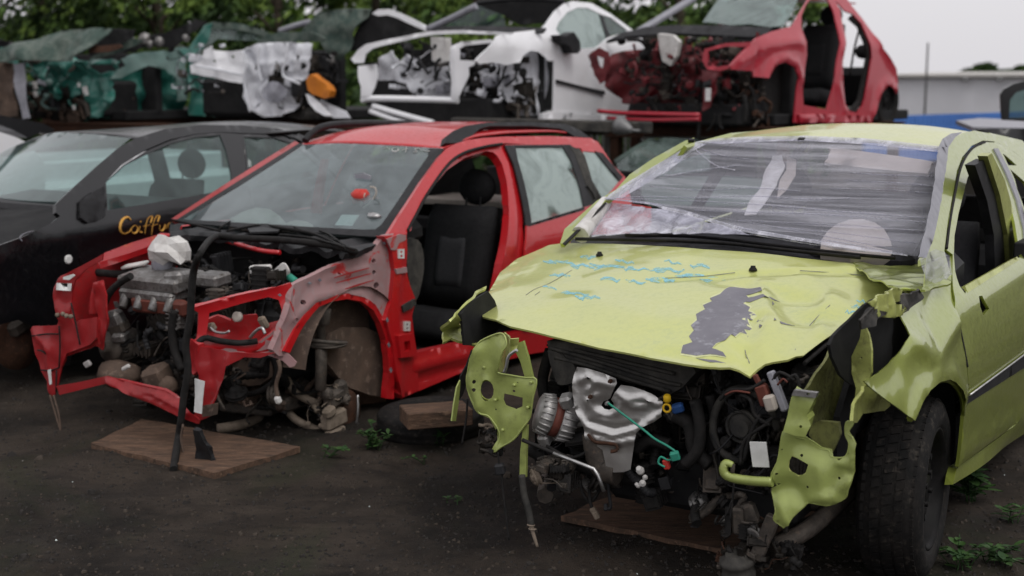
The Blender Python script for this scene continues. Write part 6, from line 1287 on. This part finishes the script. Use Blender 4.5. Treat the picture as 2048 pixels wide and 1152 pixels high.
# ---- crumpled white nose
Pp=Frame('crumpled_white_wreck',(-2.6,14.3),.54,1.1); tag(Pp.root,'crumpled white nose section with grey strut dome and orange bottle, between green and white wrecks','wrecked car',STK)
pb=[('552,181',.10,.10)]
parts(Pp,[
 ('nose_panel','white','x',.60,'406,101 422,92 431,101 460,103 483,101 492,124 490,146 483,167 458,163 434,156 405,152 382,146 380,130 403,122',dict(grid=.04,nz=.03,nsc=5,bump=ridges(Pp,'x',.6,[('425,95 440,140 436,156',.04,.025),('400,125 490,135',-.03,.02)]),holes=['424,120 436,120 436,128 424,126','462,110 470,112 464,122'])),
 ('wing_panel','white_dirty','x',.45,'486,101 514,87 560,84 625,87 622,115 618,139 608,160 590,176 560,168 530,172 516,190 508,222 496,220 494,210 486,194 490,156',dict(grid=.03,nz=.03,nsc=5,holes=['566,131 580,131 578,142 566,142','505,120 512,118 514,134 508,140','596,112 602,110 600,122'],bump=ridges(Pp,'x',.45,[('495,105 520,150 510,200',-.07,.03),('540,90 545,150',.06,.03),('600,95 590,150',.05,.03),('500,165 560,150 610,150',-.05,.025),('486,130 530,128 620,120',.03,.02)]))),
 ('strut_housing','white_dirty','x',.40,'516,186 530,170 560,166 592,176 606,196 590,222 560,232 530,234 512,222',dict(grid=.03,nz=.09,nsc=6)),
 ('dark_liner','plastic_d','x',.30,'590,170 618,150 640,200 690,236 600,240 570,232 600,206',dict(grid=.04,nz=.08,nsc=6)),
 ('strut_dome','tape','x',.56,ell(550,184,25,22,14),dict(grid=.04,nz=.04,nsc=8,bump=ridges(Pp,'x',.56,[('550,184',.08,.06)]))),
 ('bonnet_scrap','olive_mottle','x',.3,'514,82 535,70 560,64 625,64 652,78 630,84 560,82 520,88',dict(nz=.05)),
 ('folded_bonnet','olive_mottle','x',-.1,'600,66 618,44 635,28 665,20 700,18 742,20 736,34 720,50 708,69 703,100 682,122 662,114 650,90 640,78 610,76',dict(nz=.07,nsc=4,bump=ridges(Pp,'x',-.1,[('630,40 650,80 690,110',.05,.05)]))),
 ('bonnet_lining','inner','x',-.14,'742,20 767,26 790,28 819,38 847,58 800,80 732,90 701,104 703,90 712,66 725,44',dict(nz=.05)),
 ('bonnet_edge','white','x',-.08,'744,27 756,19 777,18 800,26 826,38 864,58 852,62 815,46 795,36 775,30 756,32',dict(grid=.05)),
 ('bottle','orange','x',.64,'611,163 614,154 622,149 630,152 639,160 652,170 660,181 658,194 646,197 635,192 624,188 615,180',dict(th=.09,grid=.04,nz=.03)),
 ('diagonal_strip','white','x',.6,'611,188 620,190 640,206 662,232 650,232 632,222 618,206',dict(nz=.03)),
 ('side_panel','white_dirty','x',.5,'640,200 690,222 700,236 668,236',dict(nz=.03)),
])
clutter('bay_parts',Pp.root,((-.1,.45),(.50,.95),(.3,.85)),80,91,sc=1.4)
clutter('torn_metal',Pp.root,((.40,.60),(-.9,-.1),(.45,.95)),26,95,mats=[M['white_dirty'],M['tape'],M['plastic'],M['iron'],M['rubber']],mi=[0,0,1,2,3],sc=.9)
clutter('lower_parts',Pp.root,((-.1,.2),(-.6,.3),(.2,.5)),36,92,sc=1.5)
block(Pp,'floor_shell','inner',[((-1.3,0,.22),(2.8,1.4,.10)),((-.4,0,.55),(.1,1.4,.7)),((0,-.1,.4),(.6,1.2,.4)),((-2.6,0,.5),(.08,1.3,.6))])
tubes(Pp,'roof_pillar','tape',[('560,62 590,52 620,44',.035)],'x',-.3)
# ---- green wreck
G=Frame('green_wreck',(-4.75,15.0),.54,1.08); tag(G.root,'bottle green wreck with dusty bare wheel arch and caved in roof','wrecked car',STK)
GS=lambda x,z:.80
parts(G,[
 ('wing_apron','green_dust','y',GS,'243,118 285,104 347,101 358,94 372,94 378,111 370,132 378,165 378,197 356,203 350,156 326,139 295,131 264,142 243,157 222,157 236,140 250,132',dict(grid=.05,nz=.04,nsc=7,bump=ridges(G,'y',GS,[('264,142 295,128 330,136 352,160',.04,.03)]))),
 ('wheel_liner','green','y',.50,'200,160 243,156 264,142 295,130 330,138 352,156 358,200 356,236 190,236',dict(grid=.06,nz=.18,nsc=3)),
 ('nose_panel','green','x',.5,'66,121 110,124 167,121 182,150 182,176 153,196 110,192 73,188',dict(grid=.05,nz=.14,nsc=6)),
 ('nose_panel','green','x',.6,'150,125 200,118 240,122 222,157 236,200 200,236 176,200 184,160',dict(grid=.05,nz=.14,nsc=6,holes=['190,128 222,126 230,140 200,150'])),
 ('side_door','green','y',.84,'375,153 410,150 486,167 488,236 380,230',dict(nz=.04,nsc=5,bump=ridges(G,'y',.84,[('392,160 392,226',-.04,.02),('434,160 434,230',-.04,.02),('380,186 486,192',-.03,.02)]))),
 ('door_upper','green','y',.80,'356,100 382,94 400,66 412,50 425,46 418,80 400,104 400,150 375,154 376,120',dict(nz=.03)),
 ('roof','olive_mottle','y',lambda x,z:.78,'410,52 430,44 470,46 493,50 520,58 545,68 530,74 500,64 460,58 430,58 418,64',dict(nz=.03)),
 ('side_glass','glass_g','y',.74,'400,96 418,64 430,58 460,58 500,64 530,74 514,82 470,80 434,78 410,100',dict(th=.005,nz=.02)),
 ('twisted_bonnet','inner','x',lambda y,z:.2,'174,115 205,100 243,92 264,78 300,70 330,66 365,52 392,38 415,44 400,60 368,78 340,96 300,92 250,106 200,120',dict(nz=.08,nsc=5)),
 ('bonnet_rim','olive_mottle','x',.5,'176,116 243,92 264,76 290,80 262,96 243,104 186,122',dict(nz=.05)),
])
mb=MB()
for u,v,r_ in ((262,82,.05),(290,78,.07),(300,88,.05),(320,84,.06),(372,76,.04)): mb.ball(G.hit(u,v,'x',.2),r_,8,nz=.4,seed=u)
mb.split('pale_part',M['alu'],G.root)
mb=MB()
for u,v,a in ((70,171,.05),(71,188,.04),(171,182,.06),(158,170,.03),(148,215,.03)): mb.box(G.hit(u,v,'x',.68),(.02,a,a*1.6),(.1,.1,.2),.2)
mb.split('white_clip',M['whitep'],G.root)
clutter('torn_metal',G.root,((.40,.62),(-1.0,.4),(.30,.85)),60,105,mats=[M['green'],M['green_dust'],M['plastic'],M['iron'],M['rubber']],mi=[0,0,0,1,2,3],sc=1.0)
clutter('bay_parts',G.root,((-.2,.42),(-.9,.5),(.18,.50)),120,101,mats=[M['iron'],M['grime'],M['mudrust'],M['green'],M['rubber']],sc=1.5)
block(G,'floor_shell','inner',[((-1.3,0,.22),(2.8,1.4,.10)),((-.4,0,.55),(.1,1.4,.7)),((0,-.1,.4),(.6,1.2,.4)),((-2.6,0,.5),(.08,1.3,.6))])
# ---- olive wreck
D=Frame('olive_wreck',(-6.6,15.6),.54,1.08); tag(D.root,'grey olive wreck with bulging bonnet at the far left of the stacked row','wrecked car',STK)
parts(D,[
 ('bonnet','olive_mottle','x',lambda y,z:.5-.8*(z-.95),'-60,118 0,106 31,84 76,80 125,62 194,55 222,57 210,68 194,82 176,104 149,123 80,120 0,123 -60,128',dict(grid=.06,nz=.12,nsc=4,bump=ridges(D,'x',.4,[('76,84 90,118',.06,.06),('150,64 140,118',-.06,.05),('20,100 190,74',.05,.06)]))),
 ('bonnet_hinge','inner','x',.2,'176,100 194,78 222,57 270,60 262,76 230,92 200,104 180,112',dict(nz=.06)),
 ('rust_patch','rust','x',.45,'178,90 184,82 196,92 236,88 246,94 214,104 180,106',dict(nz=.05)),
 ('grey_strip','tape','x',.62,'30,128 50,126 50,160 54,220 58,236 46,238 38,200 28,160',dict(nz=.03)),
 ('nose_panel','mudrust','x',.5,'0,125 30,128 32,230 0,238 -60,230 -60,128',dict(nz=.10,nsc=5)),
 ('dark_roof','black','y',.7,'-80,70 0,80 31,84 0,104 -80,112',dict(nz=.03)),
])
clutter('torn_metal',D.root,((.5,.7),(-.3,.95),(.3,.9)),50,115,mats=[M['mudrust'],M['olive_mottle'],M['plastic'],M['iron'],M['rubber']],mi=[0,0,1,1,2,3],sc=1.0)
clutter('bay_parts',D.root,((.1,.6),(-.3,.95),(.2,.95)),110,111,mats=[M['iron'],M['grime'],M['mudrust'],M['iron'],M['rubber']],sc=1.6)
block(D,'floor_shell','inner',[((-1.3,0,.22),(2.8,1.4,.10)),((-.1,0,.5),(.6,1.4,.5)),((-2.6,0,.5),(.08,1.3,.6))])
# ---- racks that carry the row
def rack(name,A,B,z,label):
    root=bpy.data.objects.new(name,None); COL.objects.link(root); a=V((A[0],A[1],0)); b=V((B[0],B[1],0)); root.location=a; root.rotation_euler=(0,0,atan2(b.y-a.y,b.x-a.x)); tag(root,label,'rack','steel racks under the stacked row')
    L=(b-a).length
    mb=MB()
    for zz in (z-.06,z+.06): mb.box((L/2,0,zz),(L,.14,.015),(0,0,0),.1)
    mb.box((L/2,0,z),(L,.012,.11)); mb.build('beam',M['rust'],root)
    n=max(2,int(L/2.6)+1)
    for q in range(n):
        x=.1+(L-.2)*q/(n-1); mb=MB(); mb.box((x,0,(z-.07)/2),(.10,.10,z-.07),(0,0,0),.1); mb.box((x,0,.01),(.25,.25,.02)); mb.build('post',M['rust'],root)
fx=lambda C,x,y:tuple((C.W@V((x,y,0)))[:2])
a=fx(D,.25,-1);b=fx(W,.25,.9); rack('storage_rack',a,b,1.16,'rusty beam and posts carrying the front of the white, green and olive wrecks')
a=fx(D,-2.2,-1);b=fx(W,-2.2,.9); rack('storage_rack',a,b,1.16,'rear rusty beam and posts behind the white, green and olive wrecks')
a=fx(Q,.1,-1.1);b=fx(Q,.1,1.0); rack('storage_rack',a,b,1.18,'short rusty beam under the crimson wreck\'s nose')
a=fx(Q,-2.3,-1.1);b=fx(Q,-2.3,1.0); rack('storage_rack',a,b,1.18,'short rusty beam under the crimson wreck\'s tail')
# grey tube end lying under the two stacked cars
mb=MB(); o=at(1150,243,12.2); e=at(1236,250,12.0); f=at(1262,260,11.9); g=at(1280,261,11.9)
mb.lathe(e-e,(f-e),[(0,.03),(0,.085),(.03,.088),((f-e).length,.03),((f-e).length+.01,.02)],16); mb.tube([V((0,0,0)),f-e,g-e],.012,7,2)
q=mb.build('pipe_end',M['galv']); q.location=e; tag(q,'pale cone shaped pipe end sticking out under the white and crimson wrecks','pipe')
mb=MB(); mb.box((0,0,0),((e-o).length+1.4,.30,.10),(0,0,0),.1); q=mb.build('dark_plank',M['plastic_d']); q.location=(o+e)/2+V((-.4,.1,-.02)); q.rotation_euler=(0,.02,-.1); tag(q,'long dark plank under the white hatchback\'s sill','plank')
# ---- dark green car at ground level seen in the gap
N=Frame('dark_green_car',(1.75,11.6),.1,-.24); tag(N.root,'dark green car glimpsed in the gap between the red estate and lime hatchback','wrecked car','wrecked cars standing on the ground')
NW=lambda y,z:-.35-2.0*(z-1.0)
parts(N,[
 ('windscreen','glass_g','x',NW,'1232,322 1262,302 1298,283 1330,275 1420,280 1420,340 1260,360 1236,345',dict(th=.005)),
 ('far_pillar','bgreen','x',lambda y,z:NW(y,z)+.01,'1228,320 1262,297 1300,276 1308,277 1264,303 1234,327',dict(th=.03)),
 ('roof','black','z',lambda x,y:1.38,[V((-1.2,-.6,0)),V((-1.2,.6,0)),V((-2.9,.6,0)),V((-2.9,-.6,0))],dict(grid=.3)),
 ('bonnet','bgreen','z',lambda x,y:1.0-.15*x-.1*y*y,[V((-.4,-.7,0)),V((-.4,.7,0)),V((.6,.55,0)),V((.7,0,0)),V((.6,-.55,0))],dict(grid=.1)),
 ('lime_reflector','lime','x',lambda y,z:NW(y,z)-.1,'1259,309 1268,310 1280,322 1286,332 1280,340 1270,324 1260,316',dict(th=.02)),
 ('side_panel','bgreen','y',lambda x,z:.80-.4*max(0,z-.95),[V((.6,0,.3)),V((.6,0,.85)),V((-.4,0,1.0)),V((-1.2,0,1.36)),V((-2.9,0,1.36)),V((-3.5,0,.95)),V((-3.5,0,.3))],dict(grid=.15)),
 ('side_panel','bgreen','y',lambda x,z:-.80+.4*max(0,z-.95),[V((.6,0,.3)),V((.6,0,.85)),V((-.4,0,1.0)),V((-3.0,0,1.0)),V((-3.5,0,.95)),V((-3.5,0,.3))],dict(grid=.15,sgn=-1)),
])
block(N,'cabin_tub','inner',[((-1.6,0,.3),(3.4,1.4,.1)),((-3.3,0,.8),(.08,1.3,.9)),((-.4,0,.6),(.1,1.4,.7)),((.1,0,.5),(.9,1.2,.4))])
for x0,y0 in ((0,.7),(0,-.7),(-2.5,.7)): wheel(N,(x0,y0,.30),0,1 if y0>0 else -1)
# ---- car with raised tailgate at the right edge
T=Frame('dark_estate',(4.9,11.2),.2,.12); tag(T.root,'dark car with raised tailgate at the right edge behind the lime hatchback','wrecked car','wrecked cars standing on the ground')
parts(T,[
 ('tailgate','black','x',.30,'2001,188 2008,178 2026,168 2048,162 2120,158 2190,170 2200,240 2190,250 2004,240 2002,215',dict(holes=['2020,200 2032,185 2060,176 2120,174 2170,184 2176,232 2018,236'],th=.05)),
 ('tailgate_glass','glass_b','x',.28,'2018,200 2030,184 2060,175 2120,173 2172,183 2178,234 2016,238',dict(th=.005,grid=.2)),
 ('bonnet','tape','z',lambda x,y:1.15,'1912,241 1960,236 2048,240 2200,244 2210,256 2048,256 1945,254',dict(th=.04)),
 ('body_side','black','x',.75,'1950,258 2048,257 2230,257 2230,330 2060,330 1990,300',dict(th=.03,nz=.03)),
])
block(T,'body_shell','black',[((-.9,0,.55),(3.0,1.55,.6)),((-1.2,0,.98),(2.2,1.3,.25))])
for x0,y0 in ((.1,.7),(.1,-.7)): wheel(T,(x0,y0,.20),0,1 if y0>0 else -1)
# ---- pale car behind the black hatchback
X=Frame('pale_car',(-4.75,11.0),TH,-.05); tag(X.root,'car with dark roof over pale bodywork at the left edge behind the black hatchback','wrecked car','wrecked cars standing on the ground')
parts(X,[
 ('roof','black','y',lambda x,z:.60,'-160,232 -60,226 0,230 45,239 87,247 110,259 100,268 80,266 56,276 30,262 0,250 -100,246 -160,250',dict(th=.9,grid=.12)),
 ('bonnet','white','y',.78,'-160,262 -40,258 0,264 31,274 60,288 90,330 90,400 -160,400',dict(th=.05)),
])
block(X,'body_shell','white',[((-1.2,0,.60),(3.4,1.45,.55)),((-1.6,0,.95),(2.2,1.25,.20))])
for x0,y0 in ((.1,.7),(.1,-.7),(-2.4,.7)): wheel(X,(x0,y0,.33),0,1 if y0>0 else -1)

clutter('torn_metal',G.root,((.62,.70),(-.9,.3),(.55,.95)),20,106,mats=[M['green_dust'],M['green'],M['tape'],M['iron'],M['rubber']],mi=[0,1,1,2],sc=.8)
for t in ('486,101 492,130 488,165 500,224','520,90 516,130 524,165','575,86 572,120 566,150 600,168','390,132 440,140 484,150'):
    mb=MB(); mb.tube(Pp.P(t,'x',.66),.012,6,4); mb.build('panel_fold',M['white_dirty'],Pp.root)

clutter('torn_metal',W.root,((.15,.5),(.45,.78),(.40,.80)),34,76,mats=[M['white_dirty'],M['white_dirty'],M['plastic'],M['tape'],M['rubber']],mi=[0,1,2,2,3],sc=.9)
